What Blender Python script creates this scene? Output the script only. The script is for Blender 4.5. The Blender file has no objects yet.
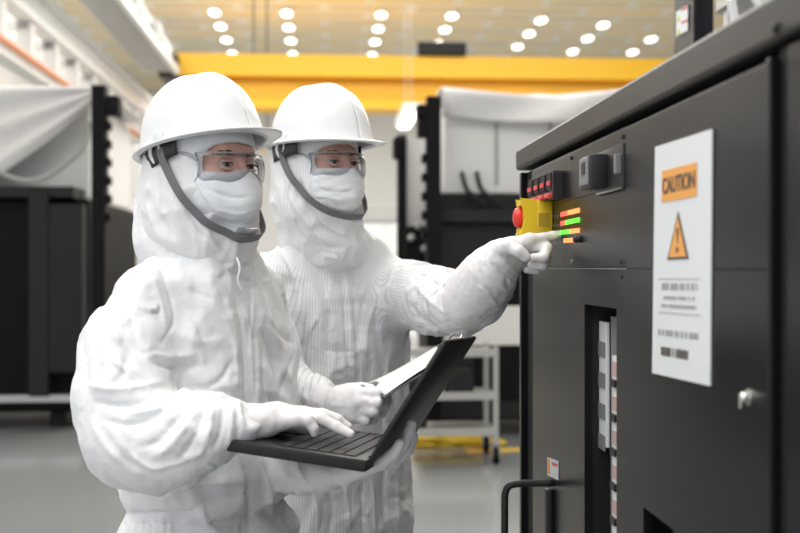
import bpy, bmesh, math, random
import numpy as np
from mathutils import Vector, Matrix

# ------------------------------------------------------------------ scene, camera, light
S = bpy.context.scene
C = S.collection
FP, CZ = 1111.0, 1.38
TH = math.atan(75 / 1111.0)                     # the hall (and the cabinet) run off to the left of the view
cT, sT = math.cos(TH), math.sin(TH)
cam = bpy.data.cameras.new('camera'); camo = bpy.data.objects.new('camera', cam); C.objects.link(camo)
camo.location = (0, 0, CZ); camo.rotation_euler = (math.pi / 2, 0, 0)
cam.lens = 50; cam.sensor_width = 36
cam.clip_start = 0.05; cam.clip_end = 300
cam.dof.use_dof = True; cam.dof.focus_distance = 2.12; cam.dof.aperture_fstop = 3.6
S.camera = camo
S.view_settings.view_transform = 'Standard'; S.view_settings.look = 'None'
S.view_settings.gamma = 1; S.view_settings.use_curve_mapping = False
S.view_settings.exposure = 0.20
W = bpy.data.worlds.new('world'); S.world = W; W.use_nodes = True
W.node_tree.nodes['Background'].inputs[0].default_value = (0.93, 0.96, 1.0, 1)
W.node_tree.nodes['Background'].inputs[1].default_value = 0.78

def area(name, loc, sx, sy, power, rot=(0, 0, 0), col=(1, .98, .95)):
    l = bpy.data.lights.new(name, 'AREA'); l.shape = 'RECTANGLE'; l.size = sx; l.size_y = sy
    l.energy = power; l.color = col
    o = bpy.data.objects.new(name, l); C.objects.link(o); o.location = loc; o.rotation_euler = rot
    return o
area('added_overhead_light', (-1.0, 1.2, 6.5), 5, 5, 285)  # broad soft light added above the people, not a modelled ceiling panel
area('added_overhead_light', (-3.5, -2.5, 5.5), 4, 4, 260, rot=(math.radians(-32), math.radians(-25), 0))  # tilted light added behind the camera, out of view
area('added_overhead_light', (0.0, 14, 8.0), 14, 12, 2000)  # added to brighten the hall in the background
area('added_overhead_light', (0.0, 30, 8.0), 14, 12, 2600)  # likewise added, for the far end of the hall

# ------------------------------------------------------------------ helpers
def B(x, y, z): return Vector((x * cT - y * sT, x * sT + y * cT, z))
def Q(px, py, d): return np.array(((px - 400) * d / FP, d, CZ + (266.5 - py) * d / FP))

def mat(name, col, rough=.5, metal=0, spec=.5, bump=0, bscale=40, noise=0, nscale=8, emit=0, ecol=None, coat=0, stretch=None, sheen=0):
    m = bpy.data.materials.new(name); m.use_nodes = True
    nt = m.node_tree; b = nt.nodes['Principled BSDF']
    b.inputs['Base Color'].default_value = (*col, 1); b.inputs['Roughness'].default_value = rough
    b.inputs['Metallic'].default_value = metal; b.inputs['Specular IOR Level'].default_value = spec
    b.inputs['Coat Weight'].default_value = coat; b.inputs['Sheen Weight'].default_value = sheen
    if emit:
        b.inputs['Emission Color'].default_value = (*(ecol or col), 1); b.inputs['Emission Strength'].default_value = emit
    tc = nt.nodes.new('ShaderNodeTexCoord')
    mp = nt.nodes.new('ShaderNodeMapping'); nt.links.new(tc.outputs['Object'], mp.inputs[0])
    if stretch: mp.inputs['Scale'].default_value = stretch
    if noise:
        n = nt.nodes.new('ShaderNodeTexNoise'); n.inputs['Scale'].default_value = nscale; n.inputs['Detail'].default_value = 4
        nt.links.new(mp.outputs[0], n.inputs[0])
        r = nt.nodes.new('ShaderNodeMapRange'); r.inputs[3].default_value = 1 - noise; r.inputs[4].default_value = 1 + noise
        nt.links.new(n.outputs[0], r.inputs[0])
        x = nt.nodes.new('ShaderNodeVectorMath'); x.operation = 'SCALE'; x.inputs[0].default_value = col
        nt.links.new(r.outputs[0], x.inputs['Scale']); nt.links.new(x.outputs[0], b.inputs['Base Color'])
    if bump:
        n = nt.nodes.new('ShaderNodeTexNoise'); n.inputs['Scale'].default_value = bscale; n.inputs['Detail'].default_value = 5
        nt.links.new(mp.outputs[0], n.inputs[0])
        bp = nt.nodes.new('ShaderNodeBump'); bp.inputs['Strength'].default_value = 1; bp.inputs['Distance'].default_value = bump
        nt.links.new(n.outputs[0], bp.inputs['Height']); nt.links.new(bp.outputs[0], b.inputs['Normal'])
    return m

def suit_mat(name, col, stripes):
    m = mat(name, col, rough=.62, spec=.3, bump=.0035, bscale=30, sheen=.1)
    nt = m.node_tree; b = nt.nodes['Principled BSDF']
    old = b.inputs['Normal'].links[0].from_node
    tc = nt.nodes.new('ShaderNodeTexCoord'); mp = nt.nodes.new('ShaderNodeMapping'); mp.inputs['Scale'].default_value = (1, 1, .55); mp.inputs['Rotation'].default_value = (.3, .5, 0)
    n2 = nt.nodes.new('ShaderNodeTexNoise'); n2.noise_type = 'RIDGED_MULTIFRACTAL'; n2.inputs['Scale'].default_value = 9; n2.inputs['Detail'].default_value = 2; n2.inputs['Distortion'].default_value = .8
    b2 = nt.nodes.new('ShaderNodeBump'); b2.inputs['Distance'].default_value = .0045; b2.inputs['Strength'].default_value = .8
    nt.links.new(tc.outputs['Object'], mp.inputs[0]); nt.links.new(mp.outputs[0], n2.inputs[0]); nt.links.new(n2.outputs[0], b2.inputs['Height']); nt.links.new(old.outputs[0], b2.inputs['Normal']); nt.links.new(b2.outputs[0], b.inputs['Normal'])
    if stripes:
        at = nt.nodes.new('ShaderNodeAttribute'); at.attribute_name = 'stripe'
        mu = nt.nodes.new('ShaderNodeMath'); mu.operation = 'MULTIPLY'; mu.inputs[1].default_value = 2 * math.pi / .0062
        si = nt.nodes.new('ShaderNodeMath'); si.operation = 'SINE'
        nt.links.new(at.outputs['Fac'], mu.inputs[0]); nt.links.new(mu.outputs[0], si.inputs[0])
        r = nt.nodes.new('ShaderNodeMapRange'); r.inputs[1].default_value = .4; r.inputs[2].default_value = 1
        r.inputs[3].default_value = 1; r.inputs[4].default_value = .78
        nt.links.new(si.outputs[0], r.inputs[0])
        x = nt.nodes.new('ShaderNodeVectorMath'); x.operation = 'SCALE'; x.inputs[0].default_value = col
        nt.links.new(r.outputs[0], x.inputs['Scale']); nt.links.new(x.outputs[0], b.inputs['Base Color'])
    return m

M = {}
M['suit'] = suit_mat('white_coverall_fabric', (.81, .815, .83), False)
M['suit_striped'] = suit_mat('pinstriped_coverall_fabric', (.84, .845, .86), True)
M['mask'] = mat('mask_fabric', (.80, .82, .84), .7, bump=.0008, bscale=60)
M['glove'] = mat('nitrile_glove', (.80, .775, .78), .45, bump=.0006, bscale=90)
M['glove2'] = mat('thin_white_glove', (.78, .765, .775), .5, bump=.0008, bscale=90)
M['helmet'] = mat('helmet_plastic', (.80, .81, .82), .28, coat=.15)
M['strap'] = mat('grey_webbing', (.16, .16, .17), .75, bump=.0005, bscale=300)
M['black'] = mat('black_plastic', (.018, .018, .02), .45)
M['skin'] = mat('skin', (.70, .40, .31), .5, noise=.08, nscale=30)
M['hair'] = mat('dark_hair', (.012, .009, .008), .5)
M['eyewhite'] = mat('eye_white', (.42, .34, .31), .3)
M['iris'] = mat('iris', (.02, .01, .008), .15)
M['cab'] = mat('charcoal_powder_coat', (.009, .0095, .011), .27, spec=.22, noise=.06, nscale=3, bump=.00012, bscale=600)
M['cabtrim'] = mat('charcoal_trim_coat', (.032, .0315, .030), .40, spec=.3, noise=.05, nscale=5)
M['void'] = mat('black_interior', (.006, .006, .007), .7)
M['steel'] = mat('brushed_steel', (.55, .55, .54), .3, metal=1)
M['chrome'] = mat('chrome', (.8, .79, .76), .12, metal=1)
M['yellow'] = mat('safety_yellow', (.78, .55, .02), .4)
M['red'] = mat('button_red', (.72, .03, .02), .35)
M['paper'] = mat('white_paper', (.82, .82, .81), .6)
M['sign'] = mat('sign_plate', (.76, .78, .80), .4)
M['orange'] = mat('sign_orange', (.85, .38, .08), .5)
M['ink'] = mat('sign_ink', (.10, .08, .07), .6)
M['greyink'] = mat('grey_print', (.36, .36, .38), .6)
M['laptop'] = mat('laptop_shell', (.016, .016, .017), .42, spec=.3, noise=.1, nscale=20)
M['keys'] = mat('laptop_keys', (.022, .022, .023), .45, spec=.4)
M['pad'] = mat('touchpad', (.006, .006, .007), .5, spec=.2)
M['board'] = mat('clipboard_board', (.10, .10, .11), .5)
M['greyplastic'] = mat('grey_plastic', (.22, .22, .225), .5)
M['crane'] = mat('crane_yellow', (.80, .43, .004), .45, noise=.06, nscale=1)
M['crane_b'] = mat('crane_yellow_flange', (.90, .50, .006), .4)
M['white'] = mat('white_paint', (.78, .78, .76), .5, noise=.05, nscale=1.5)
M['grey'] = mat('grey_paint', (.40, .40, .38), .5)
M['tarp'] = mat('white_tarp', (.78, .76, .75), .55, bump=.03, bscale=3)
M['cream'] = mat('cream_panel', (.84, .82, .80), .5)
M['bgblack'] = mat('black_machine_paint', (.005, .005, .006), .55, spec=.15)
M['bgdark'] = mat('dark_machine_frame', (.020, .020, .021), .55, spec=.25)
M['orangepipe'] = mat('orange_pipe', (.75, .28, .12), .5)
M['wall'] = mat('light_wall_paint', (.80, .81, .82), .6, noise=.04, nscale=.5)
M['cartmetal'] = mat('cart_metal', (.5, .49, .46), .4, metal=.6)
M['cableyellow'] = mat('cable_yellow', (.8, .55, .02), .5)
M['floormark'] = mat('floor_marking_yellow', (.8, .52, .08), .45)
def emis(name, col, s): return mat(name, col, .5, emit=s, ecol=col)
M['lamp'] = emis('lamp_glow', (1, .97, .9), 4)
M['ledr'] = emis('led_red', (1, .12, .08), .9)
M['ledo'] = emis('led_orange', (1, .32, .10), 1.0)
M['ledg'] = emis('led_green', (.15, .9, .06), .8)
M['pink'] = mat('red_tab', (.75, .06, .08), .4)

def clear_mat():
    m = bpy.data.materials.new('clear_polycarbonate'); m.use_nodes = True; nt = m.node_tree
    nt.nodes.clear()
    o = nt.nodes.new('ShaderNodeOutputMaterial'); mx = nt.nodes.new('ShaderNodeMixShader')
    t = nt.nodes.new('ShaderNodeBsdfTransparent'); g = nt.nodes.new('ShaderNodeBsdfGlossy')
    t.inputs[0].default_value = (.95, .96, .97, 1); g.inputs[0].default_value = (1, 1, 1, 1); g.inputs['Roughness'].default_value = .08
    lw = nt.nodes.new('ShaderNodeLayerWeight'); lw.inputs[0].default_value = .22
    nt.links.new(lw.outputs['Fresnel'], mx.inputs[0]); nt.links.new(t.outputs[0], mx.inputs[1]); nt.links.new(g.outputs[0], mx.inputs[2])
    nt.links.new(mx.outputs[0], o.inputs[0])
    return m
M['clear'] = clear_mat()

def floor_mat():
    m = mat('epoxy_floor', (.27, .28, .285), .13, noise=.08, nscale=.6)
    return m
M['floor'] = floor_mat()

def ceil_mat():
    m = bpy.data.materials.new('ceiling_panels'); m.use_nodes = True; nt = m.node_tree; b = nt.nodes['Principled BSDF']
    tc = nt.nodes.new('ShaderNodeTexCoord'); mp = nt.nodes.new('ShaderNodeMapping'); nt.links.new(tc.outputs['Object'], mp.inputs[0])
    br = nt.nodes.new('ShaderNodeTexBrick'); br.offset = 0.5; br.inputs['Scale'].default_value = 1
    br.inputs['Brick Width'].default_value = 2.35; br.inputs['Row Height'].default_value = .9
    br.inputs['Color1'].default_value = (.90, .73, .40, 1); br.inputs['Color2'].default_value = (.74, .66, .48, 1)
    br.inputs['Mortar'].default_value = (.86, .83, .74, 1); br.inputs['Mortar Size'].default_value = .14
    nt.links.new(mp.outputs[0], br.inputs[0])
    nt.links.new(br.outputs[0], b.inputs['Base Color']); b.inputs['Roughness'].default_value = .7
    return m
M['ceil'] = ceil_mat()

# ---- mesh builder
class MB:
    def __init__(s): s.v = []; s.f = []
    def add(s, v, f):
        n = len(s.v); s.v += [tuple(map(float, p)) for p in v]; s.f += [tuple(i + n for i in q) for q in f]; return s
    def box(s, x0, x1, y0, y1, z0, z1, bev=0):
        x0, x1 = sorted((x0, x1)); y0, y1 = sorted((y0, y1)); z0, z1 = sorted((z0, z1))
        if bev:
            bm = bmesh.new(); bmesh.ops.create_cube(bm, size=1)
            for v in bm.verts: v.co = Vector(((x0 + x1) / 2 + v.co.x * (x1 - x0), (y0 + y1) / 2 + v.co.y * (y1 - y0), (z0 + z1) / 2 + v.co.z * (z1 - z0)))
            bmesh.ops.bevel(bm, geom=bm.edges[:], offset=bev, segments=2, affect='EDGES', profile=.5)
            bm.verts.index_update(); s.add([v.co[:] for v in bm.verts], [[v.index for v in f.verts] for f in bm.faces]); bm.free(); return s
        return s.hexa([(x0, y0, z0), (x1, y0, z0), (x1, y1, z0), (x0, y1, z0), (x0, y0, z1), (x1, y0, z1), (x1, y1, z1), (x0, y1, z1)])
    def hexa(s, p): return s.add(p, [(0, 3, 2, 1), (4, 5, 6, 7), (0, 1, 5, 4), (1, 2, 6, 5), (2, 3, 7, 6), (3, 0, 4, 7)])
    def obox(s, o, ax, ay, az, bev=0):       # oriented box: corner o, three edge vectors
        o, ax, ay, az = map(np.array, (o, ax, ay, az))
        t = MB().box(0, np.linalg.norm(ax), 0, np.linalg.norm(ay), 0, np.linalg.norm(az), bev)
        e = [a / np.linalg.norm(a) for a in (ax, ay, az)]
        return s.add([o + e[0] * p[0] + e[1] * p[1] + e[2] * p[2] for p in t.v], t.f)
    def tube(s, pts, r, n=12, closed=False, smooth=True, flat=None):
        P = [np.array(p, float) for p in pts]
        if smooth and len(P) > 2: P = catmull(P, 6, closed)
        m = len(P); rr = r if hasattr(r, '__len__') else None
        R = np.interp(np.linspace(0, 1, m), np.linspace(0, 1, len(rr)), rr) if rr is not None else [r] * m
        up = None; vs = []
        for i, p in enumerate(P):
            t = (P[(i + 1) % m] - P[i - 1]) if closed else (P[min(i + 1, m - 1)] - P[max(i - 1, 0)])
            t = t / (np.linalg.norm(t) + 1e-12)
            if up is None:
                up = np.array((0, 0, 1.)) if abs(t[2]) < .9 else np.array((1., 0, 0))
            up = up - t * up.dot(t); up /= np.linalg.norm(up) + 1e-12; w = np.cross(t, up)
            for k in range(n):
                a = 2 * math.pi * k / n
                q = (up * math.cos(a) + w * math.sin(a)) * R[i]
                if flat: q = flat(q, p, t, R[i], a)
                vs.append(p + q)
        fs = []
        for i in range(m if closed else m - 1):
            j = (i + 1) % m
            for k in range(n): fs.append((i * n + k, i * n + (k + 1) % n, j * n + (k + 1) % n, j * n + k))
        if not closed: fs.append(tuple(range(n - 1, -1, -1))); fs.append(tuple((m - 1) * n + k for k in range(n)))
        return s.add(vs, fs)
    def cyl(s, a, b, r, n=20, r2=None): return s.tube([a, b], [r, r2 if r2 is not None else r], n, smooth=False)
    def lathe(s, prof, o, axis, n=28):       # prof: (radius, along axis)
        axis = np.array(axis, float); axis /= np.linalg.norm(axis)
        u = np.cross(axis, (0, 0, 1.) if abs(axis[2]) < .9 else (1., 0, 0)); u /= np.linalg.norm(u); w = np.cross(axis, u); o = np.array(o, float)
        vs = [o + axis * h + (u * math.cos(2 * math.pi * k / n) + w * math.sin(2 * math.pi * k / n)) * r for r, h in prof for k in range(n)]
        fs = [(i * n + k, i * n + (k + 1) % n, (i + 1) * n + (k + 1) % n, (i + 1) * n + k) for i in range(len(prof) - 1) for k in range(n)]
        fs += [tuple(range(n - 1, -1, -1)), tuple((len(prof) - 1) * n + k for k in range(n))]
        return s.add(vs, fs)
    def grid(s, fn, nu, nv, thick=0, cu=False):
        P = [[np.array(fn(i / nu, j / nv), float) for j in range(nv + 1)] for i in range(nu + 1)]
        idx = lambda i, j: i * (nv + 1) + j
        vs = [p for r in P for p in r]; fs = [(idx(i, j), idx(i + 1, j), idx(i + 1, j + 1), idx(i, j + 1)) for i in range(nu) for j in range(nv)]
        if thick:
            N = np.zeros((len(vs), 3)); V = np.array(vs)
            for f in fs:
                nn = np.cross(V[f[1]] - V[f[0]], V[f[3]] - V[f[0]])
                for k in f: N[k] += nn
            N /= np.linalg.norm(N, axis=1)[:, None] + 1e-12
            o = len(vs); vs = list(V) + list(V - N * thick)
            f2 = [tuple(reversed([k + o for k in f])) for f in fs]
            rim = []
            for i in range(nu): rim += [(idx(i, 0), idx(i, 0) + o, idx(i + 1, 0) + o, idx(i + 1, 0)), (idx(i + 1, nv), idx(i + 1, nv) + o, idx(i, nv) + o, idx(i, nv))]
            for j in range(nv): rim += [(idx(0, j + 1), idx(0, j + 1) + o, idx(0, j) + o, idx(0, j)), (idx(nu, j), idx(nu, j) + o, idx(nu, j + 1) + o, idx(nu, j + 1))]
            fs = fs + f2 + rim
        return s.add(vs, fs)
    def prism(s, pts, off):                  # planar polygon extruded by a vector
        n = len(pts); P = [np.array(p, float) for p in pts]; off = np.array(off, float)
        return s.add(P + [p + off for p in P], [tuple(range(n))[::-1], tuple(range(n, 2 * n))] + [(i, (i + 1) % n, n + (i + 1) % n, n + i) for i in range(n)])

def catmull(P, k, closed=False):
    out = []; n = len(P)
    for i in range(n if closed else n - 1):
        g = (lambda j: P[j % n]) if closed else (lambda j: P[min(max(j, 0), n - 1)])
        a, b, c, d = g(i - 1), g(i), g(i + 1), g(i + 2)
        for t in np.arange(k) / k:
            out.append(.5 * (2 * b + (c - a) * t + (2 * a - 5 * b + 4 * c - d) * t * t + (3 * b - 3 * c + d - a) * t ** 3))
    if not closed: out.append(P[-1])
    return out

BASE = {}                                     # object -> (frame, base point)
def _place(o, frame, base):
    BASE[o.name] = (frame, np.array(base, float))
    if frame == 'b': o.location = B(*base); o.rotation_euler = (0, 0, TH)
    else: o.location = base
def props(o, label, cat, group=None):
    o['label'] = label; o['category'] = cat
    if group: o['group'] = group
def thing(name, label, cat, base, group=None, frame='b'):
    o = bpy.data.objects.new(name, None); C.objects.link(o); o.empty_display_size = .1
    _place(o, frame, base); props(o, label, cat, group); return o
def obj(name, mb, m, parent=None, frame='b', base=None, smooth=False, label=None):
    if parent is not None: frame, bb = BASE[parent.name]
    else:
        V = np.array(mb.v); bb = np.array(base if base is not None else ((V[:, 0].min() + V[:, 0].max()) / 2, (V[:, 1].min() + V[:, 1].max()) / 2, V[:, 2].min()), float)
    me = bpy.data.meshes.new(name); me.from_pydata([tuple(np.array(p) - bb) for p in mb.v], [], mb.f)
    bm = bmesh.new(); bm.from_mesh(me); bmesh.ops.recalc_face_normals(bm, faces=bm.faces[:]); bm.to_mesh(me); bm.free()
    me.materials.append(M[m] if isinstance(m, str) else m)
    o = bpy.data.objects.new(name, me); C.objects.link(o)
    if parent is not None:
        o.parent = parent; BASE[o.name] = (frame, bb)
    else: _place(o, frame, bb)
    if smooth:
        me.shade_smooth()
        if smooth == 'auto': me.set_sharp_from_angle(angle=math.radians(40))
    if label: o['label'] = label
    return o
def single(name, mb, m, label, cat, group=None, **k):
    o = obj(name, mb, m, **k); props(o, label, cat, group); return o
def struct(name, mb, m, **k):
    o = obj(name, mb, m, **k); o['kind'] = 'structure'; return o
def copy_tree(o, loc, label=None, parent=None):
    c = o.copy(); C.objects.link(c)
    if parent: c.parent = parent
    if loc is not None: c.location = loc
    if label: c['label'] = label
    for ch in list(o.children): copy_tree(ch, None, None, c)
    return c

# ---- signed distance modelling for cloth, hands and heads
def nrm(v): v = np.array(v, float); return v / np.linalg.norm(v)
class SDF:
    def __init__(s, lo, hi, h):
        s.lo = np.array(lo, float); s.h = h; s.n = np.ceil((np.array(hi) - s.lo) / h).astype(int) + 1
        s.F = np.full(s.n, 1.0, np.float32)
        s.ax = [(s.lo[i] + np.arange(s.n[i]) * h).astype(np.float32) for i in range(3)]
    def sub(s, lo, hi):
        a = np.clip(np.floor((np.array(lo) - s.lo) / s.h).astype(int), 0, s.n); b = np.clip(np.ceil((np.array(hi) - s.lo) / s.h).astype(int) + 1, 0, s.n)
        sl = tuple(slice(a[i], b[i]) for i in range(3))
        X, Y, Z = np.meshgrid(*[s.ax[i][sl[i]] for i in range(3)], indexing='ij', sparse=True)
        return sl, X, Y, Z
    def comb(s, sl, d, k, op='u'):
        f = s.F[sl]
        if f.size == 0: return
        if op == 'u':
            r = np.minimum(f, d)
            if k > 0: hh = np.maximum(k - np.abs(f - d), 0) / k; r = r - hh * hh * k * .25
        elif op == 's':
            r = np.maximum(f, -d)
            if k > 0: hh = np.maximum(k - np.abs(f + d), 0) / k; r = r + hh * hh * k * .25
        else:
            r = np.maximum(f, d)
        s.F[sl] = r
    def cone(s, a, b, ra, rb, k=.02, op='u', flat=None, mar=.07):
        a = np.array(a, float); b = np.array(b, float); R = max(ra, rb) + mar
        sl, X, Y, Z = s.sub(np.minimum(a, b) - R, np.maximum(a, b) + R)
        ab = b - a; L = max(ab.dot(ab), 1e-9)
        t = np.clip(((X - a[0]) * ab[0] + (Y - a[1]) * ab[1] + (Z - a[2]) * ab[2]) / L, 0, 1)
        dx = X - a[0] - ab[0] * t; dy = Y - a[1] - ab[1] * t; dz = Z - a[2] - ab[2] * t
        if flat:
            n, q = nrm(flat[0]), flat[1]; c = (dx * n[0] + dy * n[1] + dz * n[2]) * (1 / q - 1)
            dx = dx + c * n[0]; dy = dy + c * n[1]; dz = dz + c * n[2]
        s.comb(sl, np.sqrt(dx * dx + dy * dy + dz * dz) - (ra + (rb - ra) * t), k, op)
    def chain(s, pts, rs, k=.02, **q):
        for i in range(len(pts) - 1): s.cone(pts[i], pts[i + 1], rs[i], rs[i + 1], k, **q)
    def ell(s, c, R, rad, k=.02, op='u', mar=.07, p=2):    # R: 3 axes rows
        c = np.array(c, float); R = np.array(R, float); m = max(rad) + mar
        sl, X, Y, Z = s.sub(c - m * 1.2, c + m * 1.2); X = X - c[0]; Y = Y - c[1]; Z = Z - c[2]
        q = 0
        for i in range(3): q = q + np.abs((X * R[i][0] + Y * R[i][1] + Z * R[i][2]) / rad[i]) ** p
        s.comb(sl, (q ** (1 / p) - 1) * min(rad), k, op)
    def torso(s, rings, f, l, k=.03, p=2.4):     # rings: (z, cx, cy, a lateral, b front)
        rings = sorted(rings); z = np.array([r[0] for r in rings])
        g = lambda i, Z: np.interp(Z, z, [r[i] for r in rings]).astype(np.float32)
        sl, X, Y, Z = s.sub((-9, -9, z[0] - .05), (9, 9, z[-1] + .05))
        cx, cy, a, b = (g(i, Z.ravel()).reshape(Z.shape) for i in (1, 2, 3, 4))
        dx = X - cx; dy = Y - cy
        q = (np.abs((dx * l[0] + dy * l[1]) / a) ** p + np.abs((dx * f[0] + dy * f[1]) / b) ** p) ** (1 / p)
        d = (q - 1) * np.minimum(a, b)
        d = np.maximum(d, np.maximum(Z - z[-1], z[0] - Z))
        s.comb(sl, d, k)
    def mesh(s, relax=6):
        F = s.F; F[0] = F[-1] = 1; F[:, 0] = F[:, -1] = 1; F[:, :, 0] = F[:, :, -1] = 1
        I = F < 0; n = s.n
        cnt = np.zeros(n - 1, np.int8)
        for dx in (0, 1):
            for dy in (0, 1):
                for dz in (0, 1): cnt += I[dx:n[0] - 1 + dx, dy:n[1] - 1 + dy, dz:n[2] - 1 + dz]
        act = np.argwhere((cnt > 0) & (cnt < 8)); idm = np.full(n - 1, -1, np.int64); idm[tuple(act.T)] = np.arange(len(act))
        acc = np.zeros((len(act), 3)); num = np.zeros(len(act))
        for ax in range(3):
            o = [i for i in range(3) if i != ax]
            for a in (0, 1):
                for b in (0, 1):
                    c = act.copy(); c[:, o[0]] += a; c[:, o[1]] += b; e = c.copy(); e[:, ax] += 1
                    f0 = F[tuple(c.T)]; f1 = F[tuple(e.T)]; m = (f0 < 0) != (f1 < 0)
                    t = np.where(m, f0 / np.where(m, f0 - f1, 1), 0)
                    p = c.astype(float); p[:, ax] += t; acc[m] += p[m]; num[m] += 1
        V = s.lo + acc / num[:, None] * s.h
        faces = []
        for ax in range(3):
            sh0 = [slice(1, -1)] * 3; sh0[ax] = slice(0, -1); sh1 = list(sh0); sh1[ax] = slice(1, None)
            A = I[tuple(sh0)]; Bm = I[tuple(sh1)]
            e = np.argwhere(A != Bm)
            if len(e) == 0: continue
            flip = A[tuple(e.T)]; off = np.ones(3, int); off[ax] = 0; e = e + off
            o = [(ax + 1) % 3, (ax + 2) % 3]; q = []
            for a, b in ((-1, -1), (0, -1), (0, 0), (-1, 0)):
                c = e.copy(); c[:, o[0]] += a; c[:, o[1]] += b; q.append(idm[tuple(c.T)])
            q = np.stack(q, 1); q[~flip] = q[~flip][:, ::-1]; faces.append(q)
        Fc = np.concatenate(faces)
        Fc = Fc[(Fc >= 0).all(1)]
        ed = np.concatenate([Fc[:, [0, 1]], Fc[:, [1, 2]], Fc[:, [2, 3]], Fc[:, [3, 0]]]); ed = np.concatenate([ed, ed[:, ::-1]])
        deg = np.bincount(ed[:, 0], minlength=len(V)).astype(float)
        for it in range(relax):
            A = np.stack([np.bincount(ed[:, 0], V[ed[:, 1], i], len(V)) for i in range(3)], 1) / np.maximum(deg, 1)[:, None]
            V = V + (A - V) * (.55 if it % 2 == 0 else -.3 if relax > 3 else .3)
        return V, Fc
def vnorm(V, F):
    n = np.cross(V[F[:, 2]] - V[F[:, 0]], V[F[:, 3]] - V[F[:, 1]]); N = np.zeros_like(V)
    for k in range(4):
        for i in range(3): N[:, i] += np.bincount(F[:, k], n[:, i], len(V))
    return N / (np.linalg.norm(N, axis=1)[:, None] + 1e-12)
def vnoise(P, seed=0):
    I = np.floor(P).astype(np.int64); f = P - I; u = f * f * (3 - 2 * f)
    def hsh(x, y, z):
        h = (x * 374761393 + y * 668265263 + z * 2147483647 + seed * 974711) & 0xffffffff
        h = ((h ^ (h >> 13)) * 1274126177) & 0xffffffff; return ((h ^ (h >> 16)) & 0xffff) / 32767.5 - 1
    r = 0
    for a in (0, 1):
        for b in (0, 1):
            for c in (0, 1):
                w = (u[:, 0] if a else 1 - u[:, 0]) * (u[:, 1] if b else 1 - u[:, 1]) * (u[:, 2] if c else 1 - u[:, 2])
                r = r + w * hsh(I[:, 0] + a, I[:, 1] + b, I[:, 2] + c)
    return r
def folds(V, N, strokes):
    """cloth creases: (points px,py at their depth range), width px, height m, kind"""
    px = 400 + V[:, 0] / V[:, 1] * FP; py = 266.5 - (V[:, 2] - CZ) / V[:, 1] * FP
    cam_dir = np.array((0, 0, CZ)) - V; cam_dir /= np.linalg.norm(cam_dir, axis=1)[:, None]
    fr = np.clip(((N * cam_dir).sum(1) - .05) * 4, 0, 1)
    D = np.zeros(len(V))
    for st in strokes:
        pts, w, h = st[:3]; kind = st[3] if len(st) > 3 else 'r'; dr = st[4] if len(st) > 4 else (0, 9)
        P = np.array(catmull([np.array(p, float) for p in pts], 4)) if len(pts) > 2 else np.array(pts, float)
        m = (px > P[:, 0].min() - 4 * w) & (px < P[:, 0].max() + 4 * w) & (py > P[:, 1].min() - 4 * w) & (py < P[:, 1].max() + 4 * w) & (fr > 0) & (V[:, 1] > dr[0]) & (V[:, 1] < dr[1])
        ii = np.nonzero(m)[0]
        if len(ii) == 0: continue
        x, y = px[ii], py[ii]; best = np.full(len(ii), 1e9); sg = np.zeros(len(ii)); tt = np.zeros(len(ii))
        seg = np.linalg.norm(np.diff(P, axis=0), axis=1); cum = np.concatenate([[0], np.cumsum(seg)]) / max(seg.sum(), 1e-9)
        for i in range(len(P) - 1):
            a, b = P[i], P[i + 1]; ab = b - a; L = ab.dot(ab) + 1e-9
            t = np.clip(((x - a[0]) * ab[0] + (y - a[1]) * ab[1]) / L, 0, 1)
            dx = x - a[0] - ab[0] * t; dy = y - a[1] - ab[1] * t; d = np.hypot(dx, dy); c = (ab[0] * dy - ab[1] * dx)
            u = d < best; best[u] = d[u]; sg[u] = np.sign(c[u]); tt[u] = (cum[i] + (cum[i + 1] - cum[i]) * t)[u]
        w = w * .85; q = best / w
        tap = np.clip(np.minimum(tt, 1 - tt) * 4 + .15, 0, 1)
        if kind == 'r': pr = np.exp(-1.7 * (np.sqrt(q * q + .06) - .24)) * np.clip(1.6 - q * .4, 0, 1)
        elif kind == 's': pr = 1.6 * sg * q * np.exp(-q * q)            # step: high on one side, low on the other
        elif kind == 'e': pr = np.where(sg > 0, np.exp(-q * q * .35), np.exp(-(q * 2.2) ** 2)) - .0   # asymmetric pleat
        D[ii] += h * 1.05 * pr * tap * fr[ii]
    return V + N * D[:, None]
def sdf_obj(name, V, F, m, parent, attr=None, label=None):
    fr, bb = BASE[parent.name]
    me = bpy.data.meshes.new(name); me.from_pydata((V - bb).tolist(), [], F.tolist()); me.materials.append(M[m] if isinstance(m, str) else m); me.shade_smooth()
    if attr is not None:
        a = me.attributes.new('stripe', 'FLOAT', 'POINT'); a.data.foreach_set('value', attr.astype(np.float32))
    o = bpy.data.objects.new(name, me); C.objects.link(o); o.parent = parent; BASE[o.name] = (fr, bb)
    if label: o['label'] = label
    return o

# ------------------------------------------------------------------ the hall
struct('floor', MB().box(-9, 20, -3, 45, -.1, 0), 'floor', base=(0, 0, -.1))
HC = 8.38
struct('ceiling', MB().box(-9, 20, -3, 45, HC, HC + .2), 'ceil', base=(0, 0, HC))
struct('wall_back', MB().box(-9, 20, 45, 45.3, 0, HC), 'wall')
struct('wall_left', MB().box(-9.3, -9, 6, 45, 0, HC), 'wall')
struct('wall_right', MB().box(20, 20.3, 6, 45, 0, HC), 'wall')
struct('trim_1', MB().box(-3.2, 3.5, 12.1, 12.32, .001, .004), 'floormark')
for i, (x0, x1) in enumerate(((-3.6, -2.2), (-1.4, 3.0))):
    pass

# back wall door frame and panels far behind
d0 = struct('door_1', MB().box(1.3, 2.9, 44.6, 45, 0, 3.0), 'white')
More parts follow.
